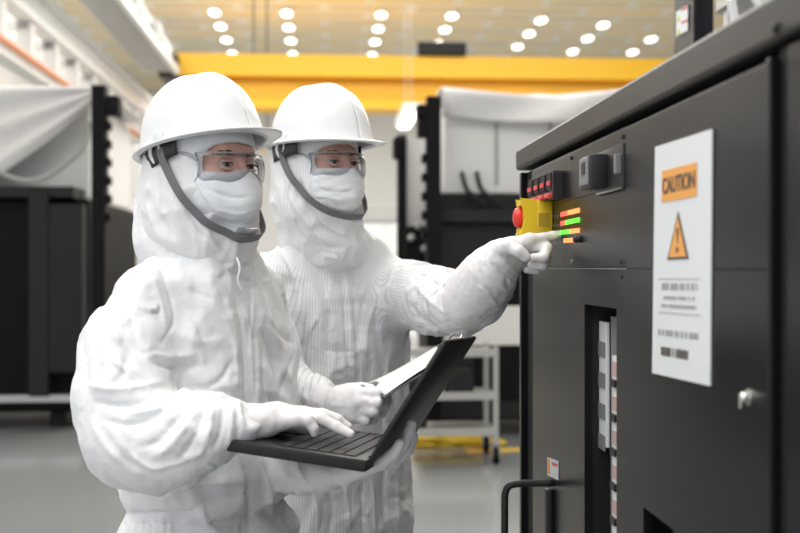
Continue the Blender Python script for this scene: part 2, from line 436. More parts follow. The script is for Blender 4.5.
# ceiling lights, seven files of four
XS = [(-3.06), (-1.06), (1.6), (3.6), (6.4), (8.4)]
lt = thing('ceiling_light', 'white oval ceiling light, nearest in the leftmost file', 'ceiling light', (-3.06, 31, HC - .12), 'ceiling lights')
mb = MB(); prof = []
def oval(z, s, cx=-3.06, cy=31): return [(cx + .145 * s * math.cos(a), cy + .32 * s * math.sin(a), z) for a in np.linspace(0, 2 * math.pi, 24, endpoint=False)]
obj('housing', MB().prism(oval(HC, 1.12), (0, 0, -.10)), 'white', lt)
obj('diffuser', MB().prism(oval(HC - .10, 1.0), (0, 0, -.02)), 'lamp', lt)
col_x = [216, 287, 381, 452, 545, 614, 685]
ords = ['leftmost', 'second', 'third', 'fourth', 'fifth', 'sixth', 'rightmost']; rows = ['nearest', 'second nearest', 'third nearest', 'farthest']
first = True
for ci, cx in enumerate(col_x):
    for ri, py in enumerate((11, 25, 38.5, 52)):
        yb = 7.0 * FP / (266.5 - py - (7 if ci > 4 else 0) - (3 if ci == 4 else 0)); xb = (cx - 325) / FP * (7.0 * FP / 255)
        if ci == 6 and ri < 1: continue
        lab = 'white oval ceiling light, %s along its file, in the %s file%s' % (rows[ri], ords[ci], '' if ci in (0, 6) else ' from the left')
        if first: lt.location = B(xb, yb, HC - .12); lt['label'] = lab; first = False
        else: copy_tree(lt, B(xb, yb, HC - .12), lab)
# bridge crane
cr = thing('bridge_crane', 'long yellow bridge crane girder spanning the hall under the ceiling lights', 'crane', (1, 24, 4.7))
obj('girder_web', MB().box(-3.1, 12, 23.85, 24.1, 4.85, 5.72), 'crane', cr)
obj('top_flange', MB().box(-3.15, 12, 23.55, 24.35, 5.40, 5.86), 'crane_b', cr)
obj('bottom_flange', MB().box(-3.1, 12, 23.5, 24.4, 4.72, 4.9), 'crane_b', cr)
obj('end_truck', MB().box(-3.45, -3.05, 23.2, 24.8, 5.3, 5.8, .05), 'bgdark', cr)
obj('trolley', MB().box(1.95, 3.0, 23.4, 24.6, 5.86, 6.15, .05), 'bgdark', cr)
# second, farther girder
cr2 = thing('bridge_crane', 'farther yellow crane girder seen low under the near one at the left', 'crane', (-1, 30, 4.9))
obj('girder_web', MB().box(-4.0, 3.0, 30, 30.3, 5.85, 6.1), 'crane', cr2)
obj('end_truck', MB().box(-4.05, -3.75, 29.6, 30.7, 5.1, 5.86, .04), 'bgdark', cr2)
obj('bottom_flange', MB().box(-3.4, 3.0, 29.8, 30.5, 5.70, 5.87), 'crane_b', cr2)
hb = thing('hoist_block', 'small yellow hoist block hanging far behind between the two hard hats', 'hoist', (-1.45, 25, 4.0))
obj('block', MB().box(-1.75, -1.15, 24.9, 25.3, 4.0, 4.35, .03), 'crane_b', hb)
for x in (-1.6, -1.3): obj('rope', MB().cyl((x, 25.1, 4.35), (x, 25.1, HC), .015, 8), 'bgdark', hb)
# overhead runway on the left
def r_at(x, k): return CZ + k * abs(x)
rw = thing('crane_runway', 'white steel crane runway beam on brackets along the upper left', 'runway beam', (-4, 16, 3.6))
obj('beam', MB().box(-4.05, -3.80, 7, 32, 4.62, 4.72).box(-3.97, -3.9, 7, 32, 4.72, 5.02).box(-4.05, -3.8, 7, 32, 5.02, 5.1), 'white', rw)
for i in range(16):
    y = 8.2 + i * 1.35
    obj('bracket', MB().box(-4.06, -3.86, y, y + .16, 4.1, 4.62).box(-4.9, -3.9, y, y + .1, 4.5, 4.62), 'white', rw)
obj('lower_rail', MB().box(-4.1, -3.85, 7, 30, 3.93, 4.02), 'white', rw)
single('orange_pipe', MB().tube([(-3.81, 7, 4.065), (-3.81, 29, 4.065)], .045, smooth=False), 'orangepipe', 'thin orange pipe running along the white rail at upper left', 'pipe')
single('wall_cladding', MB().box(-4.9, -4.8, 7, 30, 2.9, 5.4), 'cream', 'cream cladding panel behind the runway brackets at upper left', 'panel')
dk = thing('air_duct', 'large grey overhead duct with hangers running towards the crane end', 'duct', (-3.5, 17, 5.0))
obj('duct_body', MB().box(-3.7, -3.1, 8, 23, 5.35, 5.9, .06), 'grey', dk)
obj('duct_edge', MB().box(-3.08, -2.98, 8, 23, 5.3, 5.45), 'white', dk)
for i in range(6):
    y = 9 + i * 2.2; obj('hanger', MB().box(-3.05, -2.95, y, y + .5, 5.45, 5.75), 'grey', dk)
# fluorescent tube
tl = thing('strip_light', 'single tilted strip light glowing below the yellow crane', 'light', (1.2, 17, 3.45))
obj('tube', MB().box(1.19, 1.36, 16.2, 18.0, 3.62, 3.66), 'lamp', tl)
obj('housing', MB().box(1.14, 1.41, 16.1, 18.1, 3.66, 3.76), 'white', tl)
for y in (16.5, 17.8): obj('suspension_rod', MB().cyl((1.28, y, 3.76), (1.28, y, HC - .01), .006, 8), 'grey', tl)

# ---- machine at the left, behind the people
lm = thing('process_machine', 'black machine under a white sheet at the left edge', 'machine', (-3.6, 10, 0))
obj('machine_body', MB().box(-6.2, -2.0, 9.6, 12, .14, 1.96, .03), 'bgblack', lm)
obj('base_rail', MB().box(-6.2, -2.05, 9.52, 9.6, .24, .30), 'steel', lm)
for x in (-5.6, -4.4, -3.2, -2.3): obj('foot', MB().cyl((x, 9.8, 0), (x, 9.8, .14), .07, 14), 'bgdark', lm)
obj('top_cabinet', MB().box(-6.2, -2.05, 9.9, 11.9, 1.96, 2.86, .03), 'cream', lm)
obj('panel_line', MB().box(-3.05, -3.03, 9.88, 9.9, 2.0, 2.8).box(-4.0, -3.98, 9.88, 9.9, 2.0, 2.8), 'grey', lm)
obj('deck', MB().box(-6.2, -2.1, 9.45, 9.9, 1.96, 2.05), 'bgdark', lm)
obj('hose', MB().tube([(-2.85, 9.55, 2.5), (-2.75, 9.5, 2.2), (-2.4, 9.45, 2.1), (-2.05, 9.5, 2.35), (-1.98, 9.55, 2.6)], .02), 'grey', lm)
obj('side_column', MB().box(-2.45, -2.3, 9.4, 9.6, .3, 2.0).box(-2.3, -2.02, 9.42, 9.6, .5, 1.9), 'bgdark', lm)
def sheet(u, v):
    x = -4.6 + 2.72 * u; w = min(max((x + 2.95) / 1.05, 0), 1); drop = .86 * (1 - w) ** .8 + .03
    if v < .4: return (x, 11.9 - 2.3 * v / .4, 2.88 + .02 * math.sin(u * 15))
    t = (v - .4) / .6; return (x, 9.52 - .05 * math.sin(t * 16 + w * 2) * (.4 + w * .3) - .03 * t, 2.88 - t * drop)
single('dust_sheet', MB().grid(sheet, 60, 50, .012), 'tarp', 'white sheet draped over the machine at the left edge', 'sheet', smooth=True)
pm = thing('mast', 'slim black mast with clamps standing at the right end of the left machine', 'mast', (-1.86, 9.3, 0))
obj('column', MB().box(-1.90, -1.79, 9.2, 9.36, 0, 2.86), 'bgblack', pm)
for i, z in enumerate((1.75, 1.9, 2.05, 2.2, 2.35, 2.5)): obj('clamp', MB().box(-1.79, -1.755, 9.22, 9.34, z, z + .07, .01), 'bgblack', pm)
obj('motor_head', MB().box(-1.79, -1.68, 9.2, 9.4, 2.62, 2.78, .02), 'bgblack', pm)

# ---- machine behind, centre right
rm = thing('process_machine', 'black and white sheeted machine behind the raised arm at centre right', 'machine', (2, 9.5, 0))
obj('machine_body', MB().box(.92, 4.0, 9.0, 11, .12, 1.75, .03), 'bgdark', rm)
obj('front_panel', MB().box(1.22, 1.95, 8.96, 9.0, .3, 1.45, .01), 'bgblack', rm)
obj('upper_cabinet', MB().box(.98, 4.0, 9.1, 11, 1.98, 2.72, .02), 'cream', rm)
obj('shelf_frame', MB().box(.93, 4.0, 8.9, 9.1, 1.74, 1.84).box(.94, 4.0, 9.1, 11, 1.84, 1.98), 'bgdark', rm)
obj('skirt_panel', MB().box(.96, 2.1, 8.93, 8.96, .74, 1.06, .01), 'cream', rm)
for i, x in enumerate((1.4, 1.85, 2.35)): obj('panel_seam', MB().box(x, x + .025, 9.08, 9.1, 2.05, 2.62), 'grey', rm)
obj('steel_bracket', MB().box(1.26, 1.6, 8.93, 8.96, 1.42, 1.49).box(1.22, 1.29, 8.93, 8.96, 1.15, 1.49), 'steel', rm)
for x in (1.12, 1.24, 1.75): obj('hose', MB().tube([(x, 9.05, 2.15), (x + .03, 8.95, 2.0), (x + .15, 8.95, 1.9), (x + .2, 9.0, 1.8)], .02), 'bgdark', rm)
def sheet2(u, v):
    x = .95 + 3.08 * u
    if v < .6: return (x, 11.0 - 2.0 * v / .6, 2.84 - .05 * math.sin(u * 6.3) + .01 * math.sin(u * 30))
    t = (v - .6) / .4; return (x, 8.98 - .03 * math.sin(u * 17 + 3 * t), 2.84 - .05 * math.sin(u * 6.3) - t * .24)
single('dust_sheet', MB().grid(sheet2, 40, 16, .012), 'tarp', 'white sheet over the top of the machine at centre right', 'sheet', smooth=True)
pm = thing('mast', 'black mast with motor head and clamps beside the centre right machine', 'mast', (.86, 8.8, 0))
obj('column', MB().box(.80, .91, 8.7, 8.86, 0, 2.72), 'bgblack', pm)
for z in (1.6, 1.75, 1.9, 2.05, 2.2): obj('clamp', MB().box(.765, .80, 8.72, 8.84, z, z + .07, .01), 'bgblack', pm)
obj('motor_head', MB().box(.72, .80, 8.7, 8.88, 2.55, 2.66, .02).box(.73, .80, 8.72, 8.84, 2.4, 2.56), 'bgblack', pm)
ac = thing('actuator_stand', 'black pneumatic stand with white and orange fittings left of the mast', 'machine stand', (.72, 9.6, 0))
obj('column', MB().box(.62, .69, 9.4, 9.6, 0, 2.5), 'bgblack', ac)
obj('panel', MB().box(.69, .88, 9.5, 9.55, 1.7, 2.48), 'cream', ac)
obj('manifold', MB().box(.66, .88, 9.3, 9.5, 1.2, 1.72, .03), 'bgblack', ac)
for p in ((.72, 1.62), (.83, 1.53), (.78, 1.72)): obj('fitting', MB().lathe([(.02, 0), (.032, .03), (.032, .06), (.015, .08)], (p[0], 9.3, p[1]), (0, -1, 0), 14), 'grey', ac, smooth='auto')
obj('valve', MB().lathe([(.04, 0), (.05, .03), (.05, .08), (.02, .1)], (.80, 9.3, 1.36), (0, -1, 0), 14), 'orangepipe', ac, smooth='auto')
obj('motor_head', MB().box(.58, .69, 9.35, 9.6, 2.3, 2.48, .02), 'bgblack', ac)
# light cabinets far behind, between the heads and the machine
fc = thing('storage_cabinet', 'tall light grey cabinet far behind at the right of the right-hand worker', 'cabinet', (.5, 20, 0))
obj('cabinet_body', MB().box(.55, 1.65, 20, 20.8, 0, 2.35, .02), 'wall', fc)
for x in (.62, 1.14): obj('door', MB().box(x, x + .46, 19.96, 20, .1, 2.15, .01), 'white', fc)
obj('top_strip', MB().box(.5, 1.7, 19.94, 20, 2.2, 2.42), 'grey', fc)
fc = thing('storage_cabinet', 'long pale cabinet low behind the helmets at the left', 'cabinet', (-2.4, 15, 0))
obj('cabinet_body', MB().box(-2.9, -1.6, 15, 16, .2, 2.3, .02), 'cream', fc)
obj('top_box', MB().box(-2.6, -1.9, 15, 15.6, 2.3, 3.0, .02), 'white', fc)
obj('dark_band', MB().box(-2.95, -1.55, 14.95, 15.0, 1.0, 1.3), 'grey', fc)
obj('leg', MB().box(-2.85, -2.75, 15.1, 15.2, 0, .2), 'bgdark', fc); obj('leg', MB().box(-1.75, -1.65, 15.1, 15.2, 0, .2), 'bgdark', fc)
fc = thing('storage_cabinet', 'dark grey low bench far behind between the two heads', 'bench', (-.6, 17, 0))
obj('cabinet_body', MB().box(-1.4, .25, 17, 18, 0, 1.35, .03), 'bgdark', fc); obj('worktop', MB().box(-1.45, .3, 16.95, 18.05, 1.35, 1.42), 'steel', fc)

# ---- trolley
ct = thing('utility_cart', 'metal shelf trolley on castors in front of the dark machine', 'cart', (.95, 7.9, 0))
x0, x1, y0, y1 = .35, 1.21, 7.7, 8.2
for x in (x0, x1 - .035):
    for y in (y0, y1 - .035):
        obj('post', MB().box(x, x + .035, y, y + .035, .13, .82), 'cartmetal', ct)
        w = obj('castor', MB().cyl((x, y + .018, .06), (x + .035, y + .018, .06), .06, 18), 'bgblack', ct, smooth='auto')
        obj('castor_fork', MB().box(x - .012, x - .002, y, y + .04, .05, .15).box(x + .037, x + .047, y, y + .04, .05, .15).box(x - .012, x + .047, y, y + .04, .122, .14), 'steel', w)
for z in (.21, .46, .76):
    obj('shelf', MB().box(x0, x1, y0, y1, z, z + .02).box(x0, x1, y0 - .005, y0, z - .01, z + .045), 'cartmetal', ct)
for (a, b, z, h) in ((.5, .72, .232, .14), (.85, 1.05, .482, .16), (.5, .75, .482, .1)):
    single('equipment_box', MB().box(a, b, 7.8, 8.05, z, z + h, .01), 'bgdark', {(.5, .232): 'dark box on the lowest shelf of the metal trolley', (.85, .482): 'dark box at the right of the trolley middle shelf', (.5, .482): 'low dark box at the left of the trolley middle shelf'}[(a, z)], 'box')
random.seed(4)
for i, (cx, cy, lab) in enumerate(((.12, 8.46, 'yellow cable coil on the floor under the left of the trolley'), (1.0, 8.46, 'yellow cable coil on the floor under the right of the trolley'))):
    P = []
    for k in range(34):
        a = k * .75; r = .22 + .06 * math.sin(k * 1.7) + .03 * random.random(); P.append((cx + r * 1.3 * math.cos(a), cy + r * .7 * math.sin(a), .018 + .0035 * k * (1 if i == 0 else .6)))
    single('cable_coil', MB().tube(P, .016, 6), 'cableyellow', lab, 'cable', smooth=True)
struct('trim_2', MB().box(1.05, 2.2, 8.2, 8.36, .001, .004), 'floormark')

# ------------------------------------------------------------------ the control cabinet at the right
L = .47
def Fp(px, py, x=L):
    u = (px - 400) / FP; v = (266.5 - py) / FP; s = x / (u * cT + sT)
    return s * (cT - u * sT), CZ + s * v
yF = Fp(521, 200)[0]; yN = .35
zTop = Fp(521, 150)[1]; zSlot = Fp(534, 167)[1]
cab = thing('control_cabinet', 'large charcoal control cabinet with open slots filling the right side', 'control cabinet', (L + .4, 1.6, 0))
X0 = L; XD = L + .85
yd1 = Fp(628, 200)[0]; ygap0 = Fp(779.5, 200)[0]; ygap1 = Fp(790, 200)[0]
zL = Fp(560, 268)[1]
# front skin is built as plates round the slots: (y0,y1,z0,z1)
sy0, sy1 = Fp(619, 400)[0], Fp(584.5, 400)[0]; sz1 = Fp(584, 304)[1]; sz0 = .62
t = .012
obj('cabinet_body', MB().box(X0 + .12, XD, yN, yF, .08, zSlot, 0).box(X0 + t, X0 + .12, yN, ygap0, .08, zSlot).box(X0 + t, X0 + .12, sy1 + .004, yF, .08, zSlot)
    .box(X0 + t, X0 + .12, .6, sy0 - .004, .9 + .4, zSlot).box(X0 + t, X0 + .12, sy0 - .004, sy1 + .004, sz1 + .003, zSlot), 'void', cab)
obj('plinth', MB().box(X0 + .03, XD, yN, yF, 0, .08), 'black', cab)
obj('top_cover', MB().box(X0 - .012, XD, yN - .01, yF + .006, zSlot + .006, zTop, .006), 'cabtrim', cab)
obj('corner_frame', MB().box(X0 - .004, X0 + .02, yF - .022, yF, .08, zSlot, .002), 'cab', cab)
y534 = Fp(533, 200)[0]
up = obj('upper_panel', MB().box(X0, X0 + t, yd1 + .002, y534, zL + .002, zSlot - .004, .0015), 'cab', cab)
obj('seam_strip', MB().box(X0 - .001, X0 + .001, yd1, y534 - .02, zL - .0015, zL + .0005), 'steel', cab)
# raised instrument plate
ya, za = Fp(628, 186); yb_, zb = Fp(565, 200)
obj('instrument_plate', MB().box(X0 - .003, X0, yd1 + .002, y534 - .003, (za + zb) / 2, zSlot - .008, .001), 'cab', up)
# left lower plate (between corner and slot), right door with its own slot opening
obj('side_panel', MB().box(X0, X0 + t, sy1, y534, .1, zL - .002).box(X0, X0 + t, yd1 + .002, sy1, sz1, zL - .002), 'cab', cab)
oy1, oz1 = Fp(646, 507); oy0 = Fp(700, 560)[0]
door = obj('door', MB().box(X0 - .004, X0 + t - .004, ygap0, sy0 if sy0 < yd1 else yd1, zL - .001, zSlot - .008, .002)
    .box(X0 - .004, X0 + t - .004, oy1, sy0, .1, zL - .001)
    .box(X0 - .004, X0 + t - .004, ygap0, oy1, oz1, zL - .001)
    .box(X0 - .004, X0 + t - .004, ygap0, oy1 - .14, .1, oz1), 'cab', cab)
obj('door_edge', MB().box(X0 - .012, X0 - .003, ygap0 - .004, ygap0 + .006, .1, zSlot - .008, .002), 'cab', door)
obj('near_frame', MB().box(X0 - .004, X0 + .012, yN, ygap1, .08, zSlot, .003), 'cab', cab)
obj('door_gap', MB().box(X0 + .001, X0 + .02, ygap1, ygap0, .08, zSlot), 'void', cab)
# interior of tall slot
sl_y = Fp(600, 400, X0 + .035)[0]
ya0, _ = Fp(607.5, 400, X0 + .03); ya1, _ = Fp(597.5, 400, X0 + .03)
zt = Fp(600, 321, X0 + .03)[1]; zb2 = Fp(600, 443, X0 + .03)[1]
tb = obj('terminal_strip', MB().box(X0 + .028, X0 + .034, ya0, ya1, zb2, zt, .001), 'sign', cab, label='bright metal terminal strip')
for i in range(4):
    z = zt - .018 - i * (zt - zb2) / 4; obj('terminal_screw', MB().box(X0 + .02, X0 + .028, ya1 - .006, ya1 + .010, z - .006, z + .006, .001), 'black', tb)
    obj('terminal_plate', MB().box(X0 + .026, X0 + .028, ya0 + .006, ya1 - .008, z - .045, z - .018), 'greyplastic', tb)
yb0, _ = Fp(619.5, 400, X0 + .012); yb1, _ = Fp(614.5, 400, X0 + .012); zt2 = Fp(617, 356, X0 + .012)[1]
st = obj('label_strip', MB().box(X0 + .008, X0 + .014, yb0, yb1, .62, zt2), 'sign', cab, label='pale label strip')
for i in range(6):
    z = zt2 - .045 - i * .057; obj('strip_clip', MB().box(X0 + .004, X0 + .008, yb0 + .002, yb1, z - .006, z + .006), 'black', st)
    obj('strip_mark', MB().box(X0 + .007, X0 + .008, yb0 + .003, yb1 - .003, z + .012, z + .035), mat('strip_print', (.55, .38, .36), .6), st)
obj('wire_duct', MB().box(X0 + .035, X0 + .05, yb1 + .003, ya0 - .003, .62, sz1 - .02), 'greyplastic', cab)
# screws
for (a, b) in ((545, 181), (573, 158), (625, 137), (624, 262), (624, 277), (523.5, 161), (625, 188)):
    y, z = Fp(a, b); obj('screw', MB().lathe([(.004, 0), (.004, .002), (.002, .003)], (X0 - .003, y, z), (-1, 0, 0), 12), 'black', cab)
y, z = Fp(788, 28); obj('screw', MB().lathe([(.006, 0), (.006, .003), (.003, .005)], (X0 - .012, y, z), (-1, 0, 0), 14), 'black', cab)
# fuse switches
for i, (a, b) in enumerate(((538, 184), (544.5, 181.5), (551, 179), (558, 176.5))):
    y, z = Fp(a, b); y2 = Fp(a + 5.0, b)[0]; h = .048
    fs = obj('fuse_switch', MB().box(X0 - .02, X0, y2, y, z - h, z + .008, .001), 'black', cab)
    obj('switch_face', MB().box(X0 - .024, X0 - .02, y2 + .003, y - .006, z - .028, z + .004), 'bgdark', fs)
    obj('switch_tab', MB().box(X0 - .030, X0 - .018, y2 + .001, y - .004, z - h + .003, z - h + .012, .002), 'pink', fs)
    obj('pilot_lamp', MB().box(X0 - .026, X0 - .022, y2 + .006, y - .010, z - .020, z - .011), 'pink', fs)
obj('switch_frame', MB().box(X0 - .022, X0, Fp(564, 180)[0], Fp(560.5, 180)[0], Fp(562, 199)[1], Fp(562, 173)[1], .001), 'black', cab)
# LEDs
cols = [['ledr'] * 3 + ['ledo'] * 5, ['ledr'] * 2 + ['ledg'] * 6, ['ledg'] * 4 + ['ledo'] * 4, ['ledo'] * 4]
for r, (py, py2) in enumerate(((214.5, 210.5), (223.5, 220), (232.5, 230.5), (241, 239.5))):
    xs = np.linspace(562, 578.5, 8) if r < 3 else np.linspace(565, 572.5, 4)
    for i, px in enumerate(xs):
        q = (px - 562) / 16.5; y, z = Fp(px, py + (py2 - py) * q); y2 = Fp(px + 1.3, 230)[0]
        obj('indicator_light', MB().box(X0 - .003, X0 + .001, y2, y, z - .0044, z + .0044), cols[r][i], cab, label='glowing %s indicator light' % {'ledr': 'red', 'ledo': 'orange', 'ledg': 'green'}[cols[r][i]])
    for k in range(6):
        px = 552.5 + k * 1.6; y, z = Fp(px, py + 1 + 1.6 * (k % 2)); obj('print_mark', MB().box(X0 - .0006, X0, y - .004, y, z - .0012, z + .0012), 'greyink', cab)
y, z = Fp(579.5, 239); obj('selector_knob', MB().lathe([(.007, 0), (.007, .006), (.005, .012)], (X0, y, z), (-1, 0, 0), 14), 'black', cab, smooth='auto')
y, z = Fp(572, 262); obj('keyhole', MB().lathe([(.004, 0), (.004, .002)], (X0, y, z), (-1, 0, 0), 12), 'steel', cab)
# connector
y0c, z0c = Fp(627, 186); y1c, z1c = Fp(594, 157); zc = (Fp(610, 170)[1])
ymid = Fp(611, 170)[0]
cn = obj('socket_connector', MB().box(X0 - .006, X0, y0c + .003, y1c - .03, zc - .038, zc + .034, .002).box(X0 - .036, X0 - .004, ymid - .004, y1c - .045, zc - .030, zc + .026, .004), 'black', cab, smooth='auto')
obj('connector_face', MB().box(X0 - .039, X0 - .035, ymid + .004, y1c - .052, zc - .024, zc + .022, .002), 'greyplastic', cn)
obj('connector_window', MB().box(X0 - .0405, X0 - .039, ymid + .02, y1c - .075, zc - .006, zc + .014), 'black', cn)
obj('connector_latch', MB().box(X0 - .016, X0 - .005, y0c + .012, y0c + .022, zc - .014, zc + .018, .002), 'greyplastic', cn)
obj('connector_plate', MB().box(X0 - .009, X0 - .006, y0c + .006, y1c - .05, zc - .038, zc - .035), 'steel', cn)
# emergency stop
yE = Fp(553, 217)[0]; zE = Fp(553, 217)[1]; hE = .036
def SC(zz, xx): return zz
es = obj('emergency_stop', MB().box(X0 - .036, X0, yE, yE + .07, zE - hE, zE + hE, .004), 'yellow', cab, smooth='auto', label='yellow emergency stop box')
pr = []
for k in range(13):
    a = k / 12; zz = -hE - .003 + a * 2 * (hE + .003); pr.append((X0 - .067 + .007 * math.cos((a - .5) * math.pi) ** 1.0, zz))
poly = [(x, yE, zE + zz) for x, zz in pr] + [(X0 - .034, yE, zE + hE), (X0 - .034, yE, zE - hE)]
obj('guard_collar', MB().prism(poly, (0, .014, 0)).prism([(a, b + .058, c) for a, b, c in poly], (0, .012, 0)).box(X0 - .066, X0 - .034, yE + .01, yE + .06, zE + hE - .012, zE + hE).box(X0 - .066, X0 - .034, yE + .01, yE + .06, zE - hE, zE - hE + .012), 'yellow', es)
obj('stop_button', MB().lathe([(.010, 0), (.010, .018), (.020, .022), (.0215, .031), (.018, .038), (.010, .041)], (X0 - .036, yE + .035, zE), (-1, 0, 0), 28), 'red', es, smooth='auto', label='red mushroom push button')
obj('printed_notice', MB().box(X0 - .030, X0 - .008, yE - .001, yE, zE - .02, zE + .008), mat('dim_yellow_print', (.45, .30, .02), .5), es)
# sign
def FQ(px, py, x): y, z = Fp(px, py, x); return np.array((x, y, z))
sA, sB, sC, sD = FQ(656, 147, X0 - .005), FQ(713, 129, X0 - .005), FQ(711, 386, X0 - .005), FQ(653, 373, X0 - .005)
sg = obj('warning_sign', MB().prism([sA, sB, sC, sD], (-.0015, 0, 0)), 'sign', cab, label='white caution plate with orange header and triangle')
def sgp(u, v, o=-.0019): q = (sA * (1 - u) + sB * u) * (1 - v) + (sD * (1 - u) + sC * u) * v; return q + np.array((o, 0, 0))
obj('orange_header', MB().prism([sgp(.16, .115), sgp(.78, .115), sgp(.78, .25), sgp(.16, .25)], (-.0006, 0, 0)), 'orange', sg)
obj('warning_triangle', MB().prism([sgp(.47, .30), sgp(.66, .50), sgp(.28, .50)], (-.0006, 0, 0)), 'ink', sg)
obj('triangle_field', MB().prism([sgp(.47, .325, -.0026), sgp(.62, .49, -.0026), sgp(.32, .49, -.0026)], (-.0006, 0, 0)), 'orange', sg)
obj('triangle_symbol', MB().prism([sgp(.455, .37, -.0033), sgp(.50, .37, -.0033), sgp(.48, .44, -.0033)], (-.0005, 0, 0)).prism([sgp(.455, .45, -.0033), sgp(.495, .45, -.0033), sgp(.495, .47, -.0033), sgp(.455, .47, -.0033)], (-.0005, 0, 0)), 'ink', sg)
random.seed(2)
def textrow(v, u0, u1, h, m='greyink'):
    mb = MB(); u = u0
    while u < u1:
        w = random.uniform(.02, .045); mb.prism([sgp(u, v), sgp(min(u + w, u1), v), sgp(min(u + w, u1), v + h), sgp(u, v + h)], (-.0004, 0, 0)); u += w + random.choice((.012, .012, .035))
    return mb
obj('printed_line', textrow(.60, .18, .80, .028), 'greyink', sg)
obj('printed_line', textrow(.655, .22, .76, .014), 'greyink', sg)
obj('printed_line', textrow(.69, .18, .78, .014), 'greyink', sg)
obj('printed_line', textrow(.80, .12, .82, .026), 'greyink', sg)
obj('printed_line', textrow(.875, .18, .66, .038, 'ink'), 'ink', sg)
obj('printed_rule', MB().prism([sgp(.12, .725), sgp(.85, .725), sgp(.85, .728), sgp(.12, .728)], (-.0004, 0, 0)).prism([sgp(.12, .58), sgp(.85, .58), sgp(.85, .583), sgp(.12, .583)], (-.0004, 0, 0)), 'greyink', sg)
def text(s, parent, p, yaw_b, size, m, name='printed_word'):
    cu = bpy.data.curves.new(name, 'FONT'); cu.body = s; cu.size = size; cu.align_x = 'CENTER'; cu.align_y = 'CENTER'; cu.extrude = .0004; cu.offset = size * .015
    tmp = bpy.data.objects.new('tmp', cu); C.objects.link(tmp); bpy.context.view_layer.update()
    me = bpy.data.meshes.new_from_object(tmp.evaluated_get(bpy.context.evaluated_depsgraph_get())); bpy.data.objects.remove(tmp)
    me.materials.clear(); me.materials.append(M[m])
    fr, bb = BASE[parent.name]
    # text x -> -y (towards the camera), text y -> z, facing -x
    R = Matrix(((0, 0, -1, 0), (-1, 0, 0, 0), (0, 1, 0, 0), (0, 0, 0, 1)))
    me.transform(Matrix.Translation(Vector(np.array(p) - bb)) @ R)
    o = bpy.data.objects.new(name, me); C.objects.link(o); o.parent = parent; return o
text('CAUTION', sg, sgp(.47, .185, -.0030), 0, .030, 'ink')
# small sticker, knob lock
y, z = Fp(553, 468); a = .012
sk = obj('sticker', MB().prism([FQ(547.5, 457, X0 - .0008), FQ(558.5, 461, X0 - .0008), FQ(558.5, 480.5, X0 - .0008), FQ(547.5, 475, X0 - .0008)], (-.0005, 0, 0)), 'sign', cab, label='small white and orange sticker')
obj('sticker_band', MB().prism([FQ(547.9, 458.5, X0 - .0014), FQ(549.9, 459.3, X0 - .0014), FQ(549.9, 474, X0 - .0014), FQ(547.9, 473.5, X0 - .0014)], (-.0004, 0, 0)), 'orange', sk)
obj('sticker_mark', MB().prism([FQ(552, 462, X0 - .0014), FQ(557.5, 464, X0 - .0014), FQ(557.5, 467, X0 - .0014), FQ(552, 465, X0 - .0014)], (-.0004, 0, 0)), 'pink', sk)
y, z = Fp(753, 397)
lk = obj('door_lock', MB().lathe([(.009, 0), (.009, .002), (.0055, .003), (.0055, .008), (.004, .010)], (X0 - .004, y, z), (-1, 0, 0), 24), 'chrome', cab, smooth='auto', label='round chrome lock')
obj('lock_tab', MB().box(X0 - .016, X0 - .013, y - .003, y + .003, z - .012, z + .004, .001), 'chrome', lk)
# pull handle
yh = Fp(552, 482)[0]; zh = Fp(552, 483)[1]
obj('pull_handle', MB().tube([(X0, yh, zh), (X0 - .05, yh, zh), (X0 - .075, yh, zh - .001), (X0 - .091, yh, zh - .006), (X0 - .098, yh, zh - .022), (X0 - .099, yh, zh - .05), (X0 - .099, yh, zh - .28), (X0 - .098, yh, zh - .31), (X0 - .09, yh, zh - .326), (X0 - .07, yh, zh - .33), (X0, yh, zh - .33)], .0075, 14), 'black', cab, smooth=True)
obj('handle_rail', MB().box(X0 - .014, X0, yh - .012, yh + .012, zh - .36, zh - .012, .004), 'black', cab)
# things on top of the cabinet
yp1 = Fp(674, 60, X0 + .012)[0]; yp0 = Fp(694, 60, X0 + .012)[0]; 
po = thing('cable_post', 'black square upright post with warning sticker on top of the cabinet', 'post', (X0 + .03, (yp0 + yp1) / 2, zTop))
xw = (lambda u: (u * cT + sT) / (cT - u * sT))((714 - 400) / FP) * yp0
obj('post_tube', MB().box(X0 + .012, xw, yp0, yp1, zTop, zTop + .42, .002), 'cab', po)
k = FQ(677, 34, X0 + .0115), FQ(688, 29, X0 + .0115), FQ(688, 3, X0 + .0115), FQ(677, 9, X0 + .0115)
def lift(q, dz=0): return q
ps = obj('warning_label', MB().prism([FQ(676.5, 37, X0 + .0112), FQ(688, 30.5, X0 + .0112), FQ(688, 5, X0 + .0112), FQ(676.5, 12, X0 + .0112)], (-.0006, 0, 0)), 'sign', po)
obj('label_band', MB().prism([FQ(681.5, 11, X0 + .0105), FQ(687.6, 8, X0 + .0105), FQ(687.6, 5.8, X0 + .0105), FQ(681.5, 9, X0 + .0105)], (-.0004, 0, 0)).prism([FQ(681.5, 24, X0 + .0105), FQ(687.6, 21, X0 + .0105), FQ(687.6, 19, X0 + .0105), FQ(681.5, 22, X0 + .0105)], (-.0004, 0, 0)), 'red', ps)
obj('label_triangle', MB().prism([FQ(677, 22, X0 + .0105), FQ(680.5, 20, X0 + .0105), FQ(678.7, 15, X0 + .0105)], (-.0004, 0, 0)).prism([FQ(677, 35.5, X0 + .0105), FQ(680.5, 33.5, X0 + .0105), FQ(678.7, 28, X0 + .0105)], (-.0004, 0, 0)), mat('label_yellow_green', (.6, .65, .05), .5), ps)
jb = thing('junction_box', 'grey metal box on the cabinet top beside the post', 'electrical box', (.68, 1.6, zTop))
